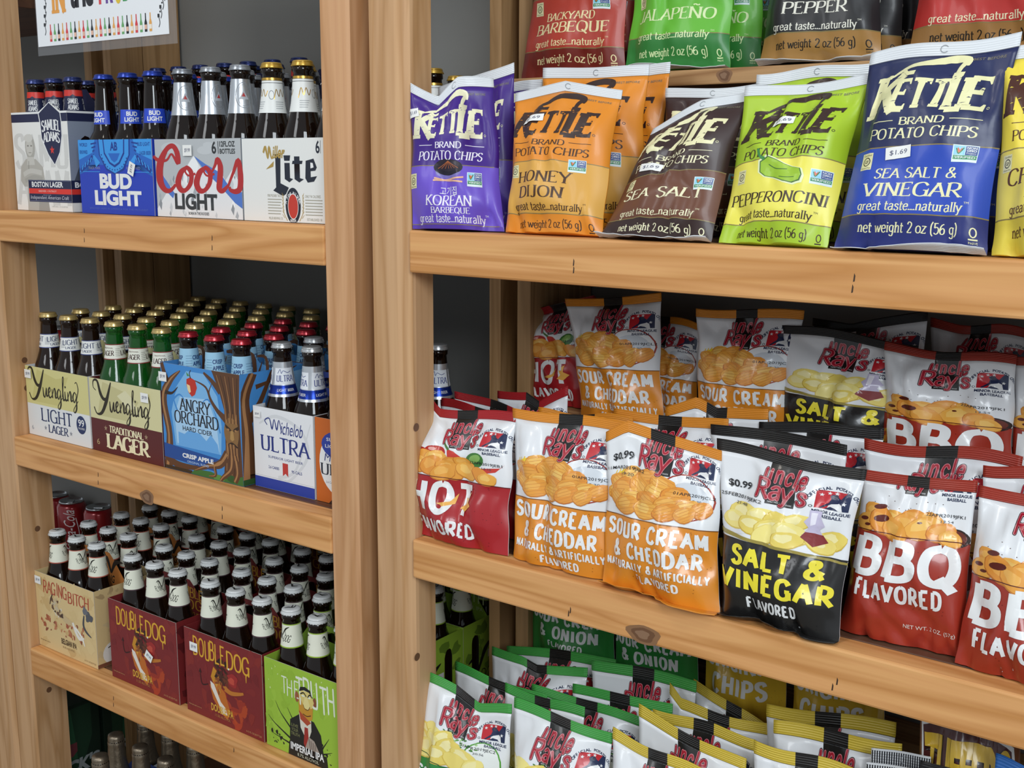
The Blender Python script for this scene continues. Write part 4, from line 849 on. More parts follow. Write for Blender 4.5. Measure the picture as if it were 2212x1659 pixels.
def bottle(kind, p, rot, label, group):
    if kind not in PROTO:
        glass, P, cc, lf, _ = BK[kind]; root = empty('beer_bottle', (0, 0, 0), label, 'beer bottle', group)
        b = MB(); b.lathe(P[1:], glass, 26); b.build('glass_body', root)
        if kind == 'foil':
            fo = mat('bronze_foil', '#8f8270', .38, .85, bump=('noise', 160, .9)); b = MB(); rg = random.Random(4)
            pr = [(prof_r(z, P)+.0012+rg.uniform(0, .0008), z) for z in np.linspace(.138, .20, 9)]+[(.0158, .203), (.0160, .208), (.0150, .210), (.0152, .217), (.0140, .2225), (.006, .2235)]
            b.lathe(pr, fo, 22); b.build('foil_wrap', root)
            A = Art(.003); A.rect(-.056, .122, .056, .139, paper('#dfe2e6'), 0); A.ell(0, .131, .008, .006, paper('#8a9098'), 1)
        else:
            cap = mat('cap_'+cc, cc, .28, .55 if kind not in ('fd', 'fdr', 'fdg') else 0, .4)
            b = MB(); b.lathe([(.0138, .2136), (.0158, .2134), (.0157, .2146), (.0151, .2168), (.0147, .2185)], cap, 42, lambda z: z < .2160, .05, False); b.lathe([(.0147, .2185), (.0143, .2202), (.0130, .2214), (.010, .2219), (.004, .222)], cap, 42)
            if kind in ('fd', 'fdr', 'fdg'):
                A = Art(); A.brush([(-.010, .003), (-.004, .001), (.002, -.004), (.009, .001)], [.0006, .003, .002, .0008], paper('#2a2a26'), 0); A.brush([(0, -.002), (.006, .005)], [.0022, .0008], paper('#2a2a26'), 0); b.art(A, plane((0, 0, .2222), (1, 0, 0), (0, 1, 0)), .0004)
            b.build('cap', root); A = lf()
        def fn(x, y, P=P):
            rr = np.array([prof_r(q, P) for q in y])+.0003; rm = .0178; a = x/rm-math.pi/2; n = np.stack([np.cos(a), np.sin(a), np.zeros_like(a)], 1)
            return np.stack([rr*np.cos(a), rr*np.sin(a), y], 1), n
        b = MB(); b.art(A, fn, .0002, .00012); b.build('neck_label', root); PROTO[kind] = root
    else:
        root = copy_tree(PROTO[kind]); root['label'] = label; root['group'] = group
    root.location = tuple(map(float, p)); root.rotation_euler = (0, 0, rot)
    return root

# ------------------------------------------------------------------ cartons
INNER = card('#6a5c4c')
def carton(x0, x1, y0, z, h, art, col, dep=.13, side=None, top=None, hand=.19, hcol=None, hart=None, label='', group='', sticker=None, sidecol=None, cols=3):
    """an open-topped bottle carrier: front artwork is 100 units wide; top = extra outline of the front's upper edge; hand = height of the middle panel"""
    base = ((x0+x1)/2, y0+dep/2, z+.0008); root = empty('bottle_carton', base, label, 'beer carton', group); w = x1-x0; k = w/100; t = .0008
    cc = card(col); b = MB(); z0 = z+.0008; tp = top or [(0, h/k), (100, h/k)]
    pts = [(x0, z0), (x1, z0)]+[(x0+x*k, z0+y*k) for x, y in reversed(tp)]
    tri = tessellate_polygon([[Vector((p[0], p[1], 0)) for p in pts]])
    n = len(pts); b.add([(p[0], y0, p[1]) for p in pts], tri, cc); b.add([(p[0], y0+t, p[1]) for p in pts], [q[::-1] for q in tri], INNER)
    b.add([(p[0], y0, p[1]) for p in pts]+[(p[0], y0+t, p[1]) for p in pts], [(i, (i+1) % n, n+(i+1) % n, n+i) for i in range(n)], card('#c9c4ba'))
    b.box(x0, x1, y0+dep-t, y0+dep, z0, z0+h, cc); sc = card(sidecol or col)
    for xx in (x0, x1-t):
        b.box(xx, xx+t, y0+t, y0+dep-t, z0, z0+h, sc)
    b.box(x0+t, x1-t, y0+t, y0+dep-t, z0, z0+t, INNER)
    for i in range(1, cols):                                       # inner dividers
        xx = x0+w*i/cols; b.box(xx, xx+.0006, y0+.002, y0+dep-.002, z0+t, z0+h*.72, INNER)
    A = Art(); A.T = lambda x, y: (min(max(x, 0), 100), max(y, .2)); art(A, h/k); b.art(A, plane((x0, y0, z0), (k, 0, 0), (0, 0, k)), .0001, .00006)
    if side: A = Art(); A.T = lambda x, y: (min(max(x, 0), dep/k), min(max(y, .2), h/k)); side(A, h/k, dep/k); b.art(A, plane((x1, y0, z0), (0, k, 0), (0, 0, k)), .0001, .00006)
    b.build('carton_body', root, base)
    hm = card(hcol or col); b = MB(); ym = y0+dep/2; H = hand
    out = [(x0+.001, h*.7), (x1-.001, h*.7), (x1-.001, h), (x1-w*.16, H*.93), (x1-w*.24, H), (x0+w*.24, H), (x0+w*.16, H*.93), (x0+.001, h)]
    hole = [(x0+w*(.5+.17*math.cos(a)), H-.017+.0085*math.sin(a)) for a in np.linspace(0, -2*math.pi, 17)[:-1]]
    tri = tessellate_polygon([[Vector((p[0], p[1], 0)) for p in out], [Vector((p[0], p[1], 0)) for p in hole]]); pp = out+hole; n = len(pp)
    b.add([(p[0], ym, z0+p[1]) for p in pp], tri, hm); b.add([(p[0], ym+t, z0+p[1]) for p in pp], [q[::-1] for q in tri], hm)
    for lo, hi in ((0, len(out)), (len(out), n)):
        m_ = hi-lo; b.add([(pp[lo+i][0], ym, z0+pp[lo+i][1]) for i in range(m_)]+[(pp[lo+i][0], ym+t, z0+pp[lo+i][1]) for i in range(m_)], [(i, (i+1) % m_, m_+(i+1) % m_, m_+i) for i in range(m_)], hm)
    if hart: A = Art(); hart(A, h/k, H/k); b.art(A, plane((x0, ym, z0), (k, 0, 0), (0, 0, k)), .0002, .0001)
    b.build('handle_panel', root, base)
    if sticker:
        x, y, rot = sticker[:3]; A = Art(); c, q = math.cos(rot), math.sin(rot); A.T = lambda a, d: (x+a*c-d*q, y+a*q+d*c)
        A.rect(-5.2, -4, 5.2, 4, mat('sticker_paper', '#f1f1ee', .6), 0); A.txt(sticker[3] if len(sticker) > 3 else '$9.99', -3.2, -1.6, 3.2, 1.6, mat('sticker_ink', '#5a5f78', .6), 1, 0, .1)
        b = MB(); b.art(A, plane((x0, y0, z0), (k, 0, 0), (0, 0, k)), .0028, .0002); b.build('price_sticker', root, base)
    return root
PW = card(WHITE)
def a_sam(A, H):
    n, g, l = card('#1c2347'), card('#c2c0ba'), card('#d5d4d0')
    A.ser('SAMU', 3, 44, 98, 76, l, 0, 22, 10, 6); A.ser('ADAM', 4, 6, 98, 40, l, 0, 22, 10, 6)
    A.poly([(10, 30), (12, 44), (22, 52), (40, 52), (52, 44), (54, 32), (50, 24), (16, 24)], card('#b5b1a8'), 1); A.poly([(20, -0), (22, 28), (46, 28), (58, 0)], card('#b9b6ae'), 1); A.poly([(40, 0), (42, 14), (58, 12), (60, 0)], card('#a3a099'), 2)
    A.ell(31, 64, 9, 13, card('#b0ada5'), 2); A.ell(30, 64, 6.4, 9, card('#c9c6be'), 3); A.ell(29, 73, 8, 4, card('#d2d0c9'), 3); A.poly([(25, 54), (37, 54), (38, 46), (24, 46)], card('#c9c6be'), 2); A.rect(26, 64.5, 29, 66, card('#8d8a84'), 4); A.rect(32, 64.5, 35, 66, card('#8d8a84'), 4); A.rect(28, 58, 33, 58.8, card('#9a978f'), 4)
    A.brush([(16, 36), (30, 40), (50, 38)], 5, card('#c6c3bb'), 3); A.brush([(18, 30), (34, 34), (50, 32)], 4, card('#a9a69e'), 3); A.brush([(27, 50), (26, 42)], 1, card('#9a978f'), 4)
    A.rect(0, H-2, 100, H, PW, 3); A.rect(0, H-10, 100, H-2, n, 3)
    P = [(53, H-10), (51, H-2), (70, H+9), (88, H-2), (89, H-10), (89, H-24), (84, H-40), (74, H-52), (64, H-42), (54, H-26)]
    A.poly([(x+(x-71)*.07, y+(.9 if y < H-5 else 0)*-1.4) for x, y in P], PW, 3.5); A.poly([(x, y-.8 if y > H else y) for x, y in P], n, 4)
    A.ser('SAMUEL', 55, H-20, 87, H-10, PW, 5, 22, 9, 9, 0, 3, curve=2); A.ser('ADAMS', 57, H-31, 85, H-22, PW, 5, 22, 9, 9, 0, 3, curve=2); A.star(71, H-38, 4.4, card('#d8352c'), 5)
    A.rect(24, 9, 100, 31, n, 5); A.rect(24, 17.2, 100, 22.4, card('#dc362c'), 6); A.rect(25, 9.8, 99.4, 10.2, card('#7a80a0'), 6); A.rect(25, 30.2, 99.4, 30.5, card('#7a80a0'), 6)
    A.txt('BOSTON LAGER', 30, 23.8, 86, 29.4, PW, 7, .03); A.txt('BREWER + PATRIOT', 42, 19, 74, 20.8, card('#f0c8c0'), 7); A.txt('PROUD TO BE', 50, 15.4, 64, 16.5, card('#a8acc0'), 7); A.txt('Independent American Craft', 26, 10.6, 94, 15.4, card('#c4c7d4'), 7, 0, .3)
    A.txt('1 PINT 6 PACK - 12 FL OZ BOTTLES', 64, 4, 92, 5.4, card('#b8b8b4'), 5)
def s_sam(A, H, W):
    A.rect(0, H-2, W, H, PW, 0); A.rect(0, H-10, W, H-2, card('#1c2347'), 0); A.rect(0, 31, W, H-10, card('#8a93a4'), 0); A.ell(24, 58, 11, 15, card('#5a616e'), 1); A.ell(23, 60, 8, 10, card('#757c88'), 2); A.poly([(4, 31), (10, 44), (40, 44), (48, 31)], card('#4c525e'), 1); A.rect(0, 9, W, 31, card('#1c2347'), 1); A.rect(0, 17.2, W, 22.4, card('#dc362c'), 2); A.txt('BOSTON LAGER', 4, 23.8, W-4, 29.4, PW, 3, .03)
def a_bud(A, H):
    l, m, d = card('#3a9ae8'), card('#2468c4'), card('#163a90')
    A.rect(0, 40, 100, H, m, 0); A.poly([(0, 32), (0, 40), (100, 40), (100, 31), (70, 40), (30, 40)], m, 0)
    for s_ in (-1, 1):
        A.poly([(50+s_*50, H), (50+s_*26, H), (50+s_*30, 50), (50+s_*50, 44)], l, 1)
        A.brush([(50+s_*48, 35), (50+s_*36, 42), (50+s_*30, 47)], 3.4, d, 2); A.poly([(50+s_*20, 42), (50+s_*30, 50), (50+s_*26, 38)], l, 2)
        for q in range(5): A.brush([(50+s_*(46-q*4), 36+q*2), (50+s_*(44-q*4), 40+q*2)], 1.2, l, 3, False)
        for q in range(4): A.brush([(50+s_*(24+q*1.5), 58-q*3), (50+s_*(32-q), 57-q*3)], 1.2, d, 2, False)
    A.txt('WORLD', 2, 55, 13, 58, d, 3, .01); A.txt('RENOWNED', 2, 49, 13, 52, d, 3, .01); A.txt('BUD LIGHT', 82, 55, 98, 58, d, 3, .01); A.txt('LAGER BEER', 84, 48, 99, 51, d, 3, .01)
    A.poly([(28, H), (72, H), (71, 48), (62, 36), (50, 32), (38, 36), (29, 48)], d, 2); A.poly([(29.5, H), (70.5, H), (69.5, 48), (61, 37.4), (50, 33.4), (39, 37.4), (30.5, 48)], l, 3); A.poly([(35, H), (65, H), (64, 49), (57, 41), (50, 38), (43, 41), (36, 49)], d, 4); A.poly([(36.5, H), (63.5, H), (62.5, 50), (56, 42.4), (50, 40), (44, 42.4), (37.5, 50)], l, 5)
    A.txt('AB', 45, 51.5, 55, 58.5, d, 6, .04); A.poly([(42, 49.4), (58, 49.4), (54, 44), (50, 42), (46, 44)], m, 6)
    for a in range(14): t = math.pi*(1.06+a*.063); A.ell(50+17.8*math.cos(t), 51+15*math.sin(t), .7, .7, d, 6, n=6)
    A.rect(0, 34.2, 29, 34.7, l, 1); A.rect(71, 34.2, 100, 34.7, l, 1); A.txt('TRADE MARK', 13, 36.4, 30, 38.6, card('#8a96c0'), 4); A.txt('REGISTERED', 66, 36.4, 84, 38.6, card('#8a96c0'), 4)
    A.txt('BUD', 28, 20.5, 72, 33, PW, 4, .05); A.txt('LIGHT', 20, 7, 84, 19.4, PW, 4, .05); A.txt('BREWED HERE IN AMERICA FOR THE PROUDEST', 12, 3.6, 92, 5, card('#5a70c8'), 4)
def a_coors(A, H):
    A.poly([(0, 6), (14, 20), (30, 30), (46, 46), (54, 38), (66, 30), (72, 42), (82, 28), (90, 36), (100, 24), (100, 0), (0, 0)], card('#e6e8ea'), 0); r = random.Random(2)
    for i in range(46):
        x, y = r.uniform(0, 96), r.uniform(1, 32); c = card(('#8e949a', '#c9ced2', '#f4f5f6', '#aab0b6')[i % 4]); q = r.uniform(2, 7); A.poly([(x, y), (x+q*.4, y+q*.8), (x+q*.7, y+q*.2), (x+q*.5, y-q*.7)], c, .5)
    bl = card('#4f78c8'); A.poly([(8, 32), (22, 18), (20, 14), (8, 22)], bl, 1); A.poly([(47, 46), (60, 34), (76, 24), (92, 12), (100, 8), (100, 20), (88, 22), (76, 34), (60, 40)], bl, 1); A.poly([(47, 46), (52, 40), (50, 30), (44, 34), (38, 32), (40, 40)], card('#f2f4f5'), 1.2)
    for x, y, q in ((20, 52, 12), (60, 50, 9), (64, 54, 6)): A.ell(x, y, q, q*.35, card('#c4c8cb'), .2)
    R = card('#b32a2c'); A.T = lambda x, y: (x, 20+(y-8)*.76)
    A.brush([(-2, 42), (4, 38), (14, 38), (20, 44), (24, 40), (28, 36), (27, 46), (22, 52), (14, 48), (6, 34), (5, 18), (10, 9), (17, 8), (24, 14)], [3, 4, 2.4, 2, 3, 6, 6, 5, 5, 8.5, 8.5, 6, 4, 3], R, 3)
    for ox in (0, 22): A.brush([(38+ox, 31), (31+ox, 26), (27+ox, 16), (30+ox, 9), (36+ox, 9), (42+ox, 16), (43+ox, 26), (38+ox, 31), (36+ox, 27), (40+ox, 23), (48+ox, 25)], [3, 6, 7, 6, 4, 5, 5.5, 4, 2, 2, 2.4], R, 3)
    A.brush([(66, 25), (71, 33), (74, 39), (77, 32), (76, 20), (75, 11), (79, 9), (86, 15)], [2, 3, 4.4, 6, 6.5, 6.5, 4.6, 2.4], R, 3); A.brush([(84, 12), (91, 26), (97, 38), (99, 25), (98, 12), (93, 8.5), (87, 10), (87, 13)], [2, 3, 4.6, 6, 6, 5, 3.4, 2], R, 3)
    A.T = None; A.txt('LIGHT', 22, .10*H, 72, .31*H, card('#35383a'), 4, .04); A.txt('BORN IN THE ROCKIES', 38, 2.2, 62, 4.4, card('#4a4d50'), 4, .02)
    k = card('#2c2f32'); A.txt('6', 68, H-11, 73, H-2, k, 4, .02); A.rect(75, H-11, 75.6, H-2, k, 4); A.txt('12FL.OZ', 77, H-6, 94, H-2, k, 4, .02); A.txt('BOTTLES', 77, H-11, 94, H-7.4, k, 4, .02)
def a_miller(A, H):
    n, g, r = card('#1d2433'), card('#b0924a'), card('#c43a2c'); A.T = lambda x, y: (4.6+x*.8, y)
    A.txt('6', 93, H-11, 98, H-2, n, 2, .02); A.rect(98.8, H-11, 99.2, H-2, n, 2)
    L = lambda *p: A.poly([(x, 25+(y-17)*.77) for x, y in p], n, 3)
    L((38, 48), (47, 48.5), (46, 21), (57, 17), (53, 11), (49, 9), (36, 14), (40, 17), (40, 44)); L((51, 47), (60, 47), (59, 42), (52, 42)); L((52, 40), (59, 40), (59, 26), (63, 25), (58, 22), (52, 25)); L((65, 46), (72, 46), (72, 42), (76, 42), (75, 39), (72, 39), (72, 26), (77, 25), (71, 22), (65, 25), (65, 39), (62, 39), (63, 42), (65, 42))
    L((80, 42), (90, 44), (94, 36), (92, 33), (86, 32.5), (86, 27), (94, 28), (90, 23), (82, 22), (79, 26)); A.poly([(86, 43), (89, 42.7), (90, 39.6), (86, 38.9)], PW, 4)
    A.brush([(24, 50), (27, 54), (30, 46), (32, 54), (35, 46), (38, 50)], [2, 2.6, 1.4, 2.6, 1.4, 1], g, 4); A.txt('iller', 36, 46, 52, 55, g, 4, .02, .2); A.poly([(27, 38), (38, 44), (37, 40)], g, 4); A.brush([(36, 46), (52, 50)], .9, g, 4)
    A.ell(62, 12, 10, 13, n, 3, n=28); A.ell(62, 11.5, 7, 9.4, PW, 4, n=28); A.ell(62, 11.5, 6.4, 8.8, r, 5, n=28); A.arc('A FINE PILSNER', 62, 11, 11.4-2.6, 165, 15, 2.4, PW, 5, .02); A.txt('BEER', 58, .2, 66, 2.2, PW, 5, .02)
    for s_ in (-1, 1):
        A.brush([(62+s_*8, -1+2), (62+s_*13, 8), (62+s_*13, 20)], .6, g, 3)
        for q in range(7): A.brush([(62+s_*(11.5+q*.25), 3+q*2.6), (62+s_*(14.4), 5.6+q*2.6)], [.4, 1.1, .3], g, 3, False)
    t = card('#a4a090')
    for q in range(6): A.rect(28, 16-q*2.1, 47-q % 3, 16.6-q*2.1, t, 2); A.rect(78, 16-q*2.1, 100, 16.6-q*2.1, t, 2)
    A.txt('FINE PILSNER TASTE', 28, 18, 47, 20, t, 2); A.txt('ONLY 96 CALORIES', 78, 18, 98, 20, t, 2); A.txt('MILLER BREWING CO.', 29, 1.6, 48, 3.4, t, 2); A.txt('ESTABLISHED 18', 80, 1.6, 99, 3.4, t, 2)
def script_yu(A, x, y, s, m):
    def B(P, w): A.brush([(x+a*s, y+b*s) for a, b in P], [q*s for q in w], m, 3)
    B([(6, 24), (2, 27), (3, 33), (9, 33), (13, 22), (18, 17), (24, 20), (30, 34)], [.8, 1, 1.6, 2.6, 4, 3.4, 2, 1]); B([(30, 34), (22, 16), (14, 4), (6, 2), (2, 8)], [1.4, 4.5, 3.4, 1.4, 1.4])
    px = 27
    for ch in 'uengling':
        w = {'u': 8.5, 'e': 7.5, 'n': 8.5, 'g': 8.5, 'l': 5, 'i': 4.6}[ch]
        if ch == 'u': B([(px, 16), (px+.5, 8), (px+3, 7), (px+6, 16), (px+6, 8), (px+w, 9)], [1, 2.4, 1.4, 1.2, 2.4, .8])
        if ch == 'e': B([(px, 10), (px+4, 14), (px+3.4, 17), (px+1, 14), (px+1.4, 8), (px+4, 7), (px+w, 10)], [.8, 1.2, 1.4, 2.2, 2.2, 1.4, .8])
        if ch == 'n': B([(px, 16), (px, 7)], [1, 2.2]); B([(px, 10), (px+4, 17), (px+5.4, 14), (px+5.4, 8), (px+w, 9)], [.8, 1.4, 2.4, 2.4, .8])
        if ch == 'g': B([(px+5.6, 15), (px+3, 17), (px, 12), (px+2, 7), (px+5.6, 12)], [1, 1.2, 2.4, 1.4, 1]); B([(px+5.8, 16), (px+5.4, 2), (px+2, -3), (px+.5, 0), (px+w, 9)], [1, 2.4, 1.4, 1, .8])
        if ch == 'l': B([(px, 10), (px+4, 28), (px+2, 28), (px+1.6, 8), (px+w, 9)], [.8, 1.2, 1.2, 2.4, .8])
        if ch == 'i': B([(px, 16), (px+.6, 7.5), (px+w, 9)], [1.2, 2.4, .8]); A.ell(x+(px+1)*s, y+20.5*s, 1.2*s, 1.2*s, m, 3, n=8)
        px += w
    B([(px-3, 9), (px+1, 20), (px-1, 27), (px-4, 26)], [1, 1.4, 1, .8])
def a_light(A, H):
    A.rect(0, .46*H, 100, H, card('#d8cf8c'), 0); A.poly([(8, .5*H), (20, H-2), (50, H-8), (70, H-4), (52, .5*H)], card('#ccc27c'), .5)
    script_yu(A, 3, .50*H, .93, card('#2a2414')); n = card('#22335f')
    A.ser('LIGHT', 22, .24*H, 72, .42*H, n, 2, 13, 8, 7); A.ser('LAGER', 33, .09*H, 64, .20*H, n, 2, 18, 9, 8); A.star(28, .14*H, 2.4, card('#8a8f9a'), 2); A.star(69, .14*H, 2.4, card('#8a8f9a'), 2)
    A.ell(86, .30*H, 7.4, 8.4, n, 2, n=24); A.txt('99', 81.5, .30*H-1.5, 90.5, .30*H+5, PW, 3, .01); A.txt('CALORIES', 81, .30*H-4.2, 91, .30*H-2.4, PW, 3); A.txt('6', 5, 5, 8, 9, card('#9aa0a8'), 2)
def a_lager(A, H):
    A.rect(0, .45*H, 100, H, card('#d9d2a0'), 0); A.poly([(10, .5*H), (20, H-2), (54, H-8), (70, H-14), (52, .5*H)], card('#c8c08c'), .5); A.poly([(40, H-12), (52, H-6), (62, H-12), (66, H-20), (56, H-22)], card('#dfd9b0'), .7); script_yu(A, 4, .49*H, .93, card('#2a2212')); c = card('#eee4bc')
    A.ser('TRADITIONAL', 26, .295*H, 74, .385*H, c, 2, 20, 9, 9, 0, 6); A.ser('LAGER', 22, .08*H, 80, .27*H, c, 2, 24, 10, 9, 0, 6); A.star(21, .34*H, 2.6, card('#a08468'), 2); A.star(78, .34*H, 2.6, card('#a08468'), 2); A.txt('6', 7, 6, 11, 11, card('#b8a070'), 2)
def tree(A, pts, w, c, hi, lay):
    A.brush(pts, w, c, lay); A.brush([(x-.8, y) for x, y in pts], [q*.3 for q in w], hi, lay+.2)
def a_ao(A, H):
    s1, s2, br, hi, dk = card('#7cb6e6'), card('#3f8ad0'), card('#5e3a20'), card('#a8784a'), card('#33200f')
    A.rect(0, 0, 100, H, s2, 0); A.poly([(16, 22), (12, 50), (20, 72), (34, H-4), (56, H-4), (72, 70), (76, 46), (74, 22)], s1, .4); A.poly([(18, 24), (16, 48), (24, 64), (60, 66), (70, 46), (72, 24)], card('#a9d0f0'), .8)
    for P in ([(14, 60), (24, 66), (32, 60)], [(20, 52), (16, 62), (22, 72)], [(72, 56), (60, 66), (50, 60)], [(74, 40), (70, 52), (66, 60)]): A.brush(P, [2, 1.4, .4], s2, 1)
    A.poly([(20, 22), (20, 34), (28, 33), (34, 37), (48, 36), (56, 31), (62, 37), (70, 30), (72, 22)], card('#6aaae4'), 1.2)
    tree(A, [(4, 0), (8, 30), (2, 60), (12, 76), (26, 86)], [12, 8, 9, 6, 1], br, hi, 2); A.brush([(4, 66), (14, 66), (22, 72)], [4, 2, .6], dk, 2.2); A.brush([(8, 76), (4, 84), (2, H)], [6, 5, 4], br, 2); A.brush([(0, 14), (14, 6), (40, 6), (62, 10)], [10, 6, 4, 2], br, 2.4)
    A.poly([(76, 0), (80, 30), (80, 60), (74, 76), (66, H), (100, H), (98, 60), (100, 0)], br, 2)
    for x0 in range(6): A.brush([(80+x0*3.2, 4), (82+x0*2.9, 40), (80+x0*3.2, 66), (72+x0*5, H-3)], [.5, .9, .9, .5], (hi, dk)[x0 % 2], 2.6)
    A.brush([(82, 52), (72, 58), (64, 66), (58, 76), (44, 80)], [7, 4, 3, 2, .6], br, 2.4); A.brush([(66, 64), (62, 72), (66, 80)], [2, 1.4, .5], br, 2.4); A.brush([(76, 74), (66, 82), (56, H-3)], [6, 4, 2], br, 2.2)
    A.ell(88, 42, 9, 13, card('#8a6438'), 3, wob=.05); A.poly([(80, 49), (86, 46), (88, 44), (86, 43.4), (81, 46)], dk, 4); A.poly([(97, 49), (91, 46), (90, 44), (92, 43.4), (97, 46)], dk, 4); A.ell(84, 44.6, 1.6, .9, hi, 4.2, n=8); A.ell(93, 44.6, 1.6, .9, hi, 4.2, n=8)
    A.poly([(87, 44), (90, 44), (91, 37), (88.5, 35.6), (86, 37)], card('#b08850'), 4); A.brush([(82, 31), (88, 33.6), (95, 31)], [1.4, 2, 1.4], dk, 4)
    for q in range(7): A.brush([(82+q*2, 33), (83+q*1.8, 26), (82+q*2.2, 20)], [1.6, 1.4, .5], (hi, br)[q % 2], 4.2); A.brush([(82+q*2, 50), (81+q*2.3, 58)], [1.4, .4], (hi, card('#6e4826'))[q % 2], 4.2)
    for P, w in (([(82, 24), (72, 14), (56, 10), (40, 4)], [9, 7, 4, 1]), ([(88, 24), (86, 12), (76, 4), (72, 0)], [9, 6, 4, 3]), ([(92, 24), (94, 10), (90, 2)], [8, 6, 5]), ([(78, 18), (66, 12), (66, 4), (58, 2)], [5, 4, 3, 1])): tree(A, P, w, br, hi, 3.2)
    A.poly([(34, 0), (40, 5), (60, 6), (80, 3), (100, 8), (100, 0)], card('#3c6e30'), 3); A.ell(70, 2, 7, 3, card('#5a8c40'), 3.1); A.ell(86, 4, 6, 3, card('#2e5626'), 3.1); A.rect(0, 0, 36, 3, card('#3a2a16'), 2.9)
    A.poly([(0, 10), (0, 22), (72, 18), (66, 7)], card('#1c4a94'), 3); A.txt('CRISP APPLE', 24, 12.6, 64, 16.6, PW, 5, .04); A.txt('ORIGINAL BLEND', 30, 9, 58, 11, card('#9ab8e0'), 5, .02)
    k = card('#1d1d24'); A.ser('ANGRY', 24, 53, 62, 63, k, 3, 16, 7, 8, 0, 6); A.ser('ORCHARD', 16, 42, 72, 52, k, 3, 16, 7, 8, 0, 6); A.txt('HARD CIDER', 26, 36, 64, 40, k, 3, .01)
    A.poly([(34, 80), (39, 82), (45, 80), (47, 74), (44, 68), (40, 66), (36, 69), (33.6, 75)], card('#c03020'), 3); A.poly([(34, 76), (38, 75), (39, 70), (37, 68.6), (35, 71)], card('#f0d4a0'), 3.4); A.brush([(39.5, 81), (38, 85), (40, 88)], [1.2, .9, .6], dk, 3.4); A.poly([(38, 83), (34, 86), (35, 82.6)], card('#4a8a3a'), 3.4)
def s_ao(A, H, W):
    br, hi, dk = card('#5e3a20'), card('#a8784a'), card('#33200f'); A.rect(0, 0, W, H, card('#4a94d8'), 0); A.poly([(24, 20), (30, H-6), (W, H-4), (W, 20)], card('#8cc0ea'), .4)
    tree(A, [(4, 0), (6, 40), (4, 70), (14, H)], [26, 12, 10, 8], br, hi, 1); A.brush([(6, 50), (20, 66), (34, H)], [8, 5, 3], br, 1.2); A.brush([(8, 56), (26, 60), (50, 72)], [6, 3, 1], br, 1.2); A.brush([(16, H-12), (36, H-8), (60, H)], [4, 2, 1], br, 1.2); A.poly([(0, 0), (6, 26), (26, 14), (44, 0)], dk, 1.1); A.rect(0, 0, W, 5, card('#2e5626'), 1.3); A.rect(34, 10, W, 22, card('#1c4a94'), 1)
def h_ao(A, H, T):
    br = card('#5e3a20')
    for x, w in ((10, 6), (30, 5), (52, 7), (74, 8), (90, 5)): A.brush([(x, H*.6), (x+4, (H+T)/2), (x-8, T-2)], [w, w*.7, w*.3], br, 0); A.brush([(x+3, H*.8), (x+14, T-6)], [w*.5, .8], br, 0)
def a_ultra(A, H):
    b, g = card('#26347e'), card('#d9dbde'); w = 100
    A.brush([(10, H-20), (40, H-8), (80, H-20), (90, H*.5), (60, 16), (40, 14)], [2, 4, 4, 4, 3, 1], g, 0); A.brush([(96, H-10), (70, 30), (40, 16)], [1, 3, 4], g, 0); A.rect(0, 0, 100, .135*H, card('#2a3f9e'), 1); A.rect(0, .15*H, 100, .155*H, card('#c3c6cc'), 1)
    A.brush([(24, H-20), (20, H-15), (28, H-12), (32, H-24), (36, H-12), (40, H-24), (44, H-12), (48, H-26)], [1, 1.4, 1.4, 2, 1, 2, 1, 1.6], b, 2); A.txt('ichelob', 46, H-28, 82, H-13, b, 2, 0, .2)
    A.ser('ULTRA', 12, .48*H, 92, .66*H, b, 2, 15, 7, 8, 0, 8); A.txt('SUPERIOR LIGHT BEER', 24, .39*H, 82, .42*H, b, 2); A.poly([(48, .2*H), (48, .36*H), (57, .36*H), (57, .2*H), (52.5, .235*H)], card('#c23a34'), 2); A.txt('2.6 CARBS', 24, .26*H, 42, .295*H, b, 2, .01); A.txt('95 CALS', 63, .26*H, 80, .295*H, b, 2, .01)
def a_orange(A, H):
    A.poly([(0, 0), (0, H), (30, H), (40, 20), (20, 0)], card('#c8641c'), 0); A.ell(40, .48*H, 34, .38*H, PW, 1, n=30); A.ell(40, .70*H, 30, .17*H, card('#2a3f9e'), 1.5, n=20); A.txt('SUPERIOR', 18, .74*H, 60, .78*H, PW, 2, .01); A.txt('LIGHT BEER', 16, .66*H, 62, .70*H, PW, 2, .01); A.txt('Michelob', 14, .50*H, 66, .59*H, card('#26347e'), 2, 0, .2); A.ser('ULTRA', 8, .34*H, 74, .47*H, card('#1d2433'), 2, 15, 7, 8); A.poly([(36, .17*H), (36, .29*H), (45, .29*H), (45, .17*H), (40.5, .2*H)], card('#c23a34'), 2)
    A.txt('2.6 CARBS', 16, .24*H, 32, .265*H, card('#5a5f78'), 2)
def splat(A, seed, box, n, cols, s0, s1, lay=0):
    r = random.Random(seed)
    for i in range(n):
        x, y, q = r.uniform(box[0], box[2]), r.uniform(box[1], box[3]), r.uniform(s0, s1); A.ell(x, y, q, q*r.uniform(.4, .9), card(cols[i % len(cols)]), lay+i*.02, r.uniform(0, 3), 9, wob=.35)
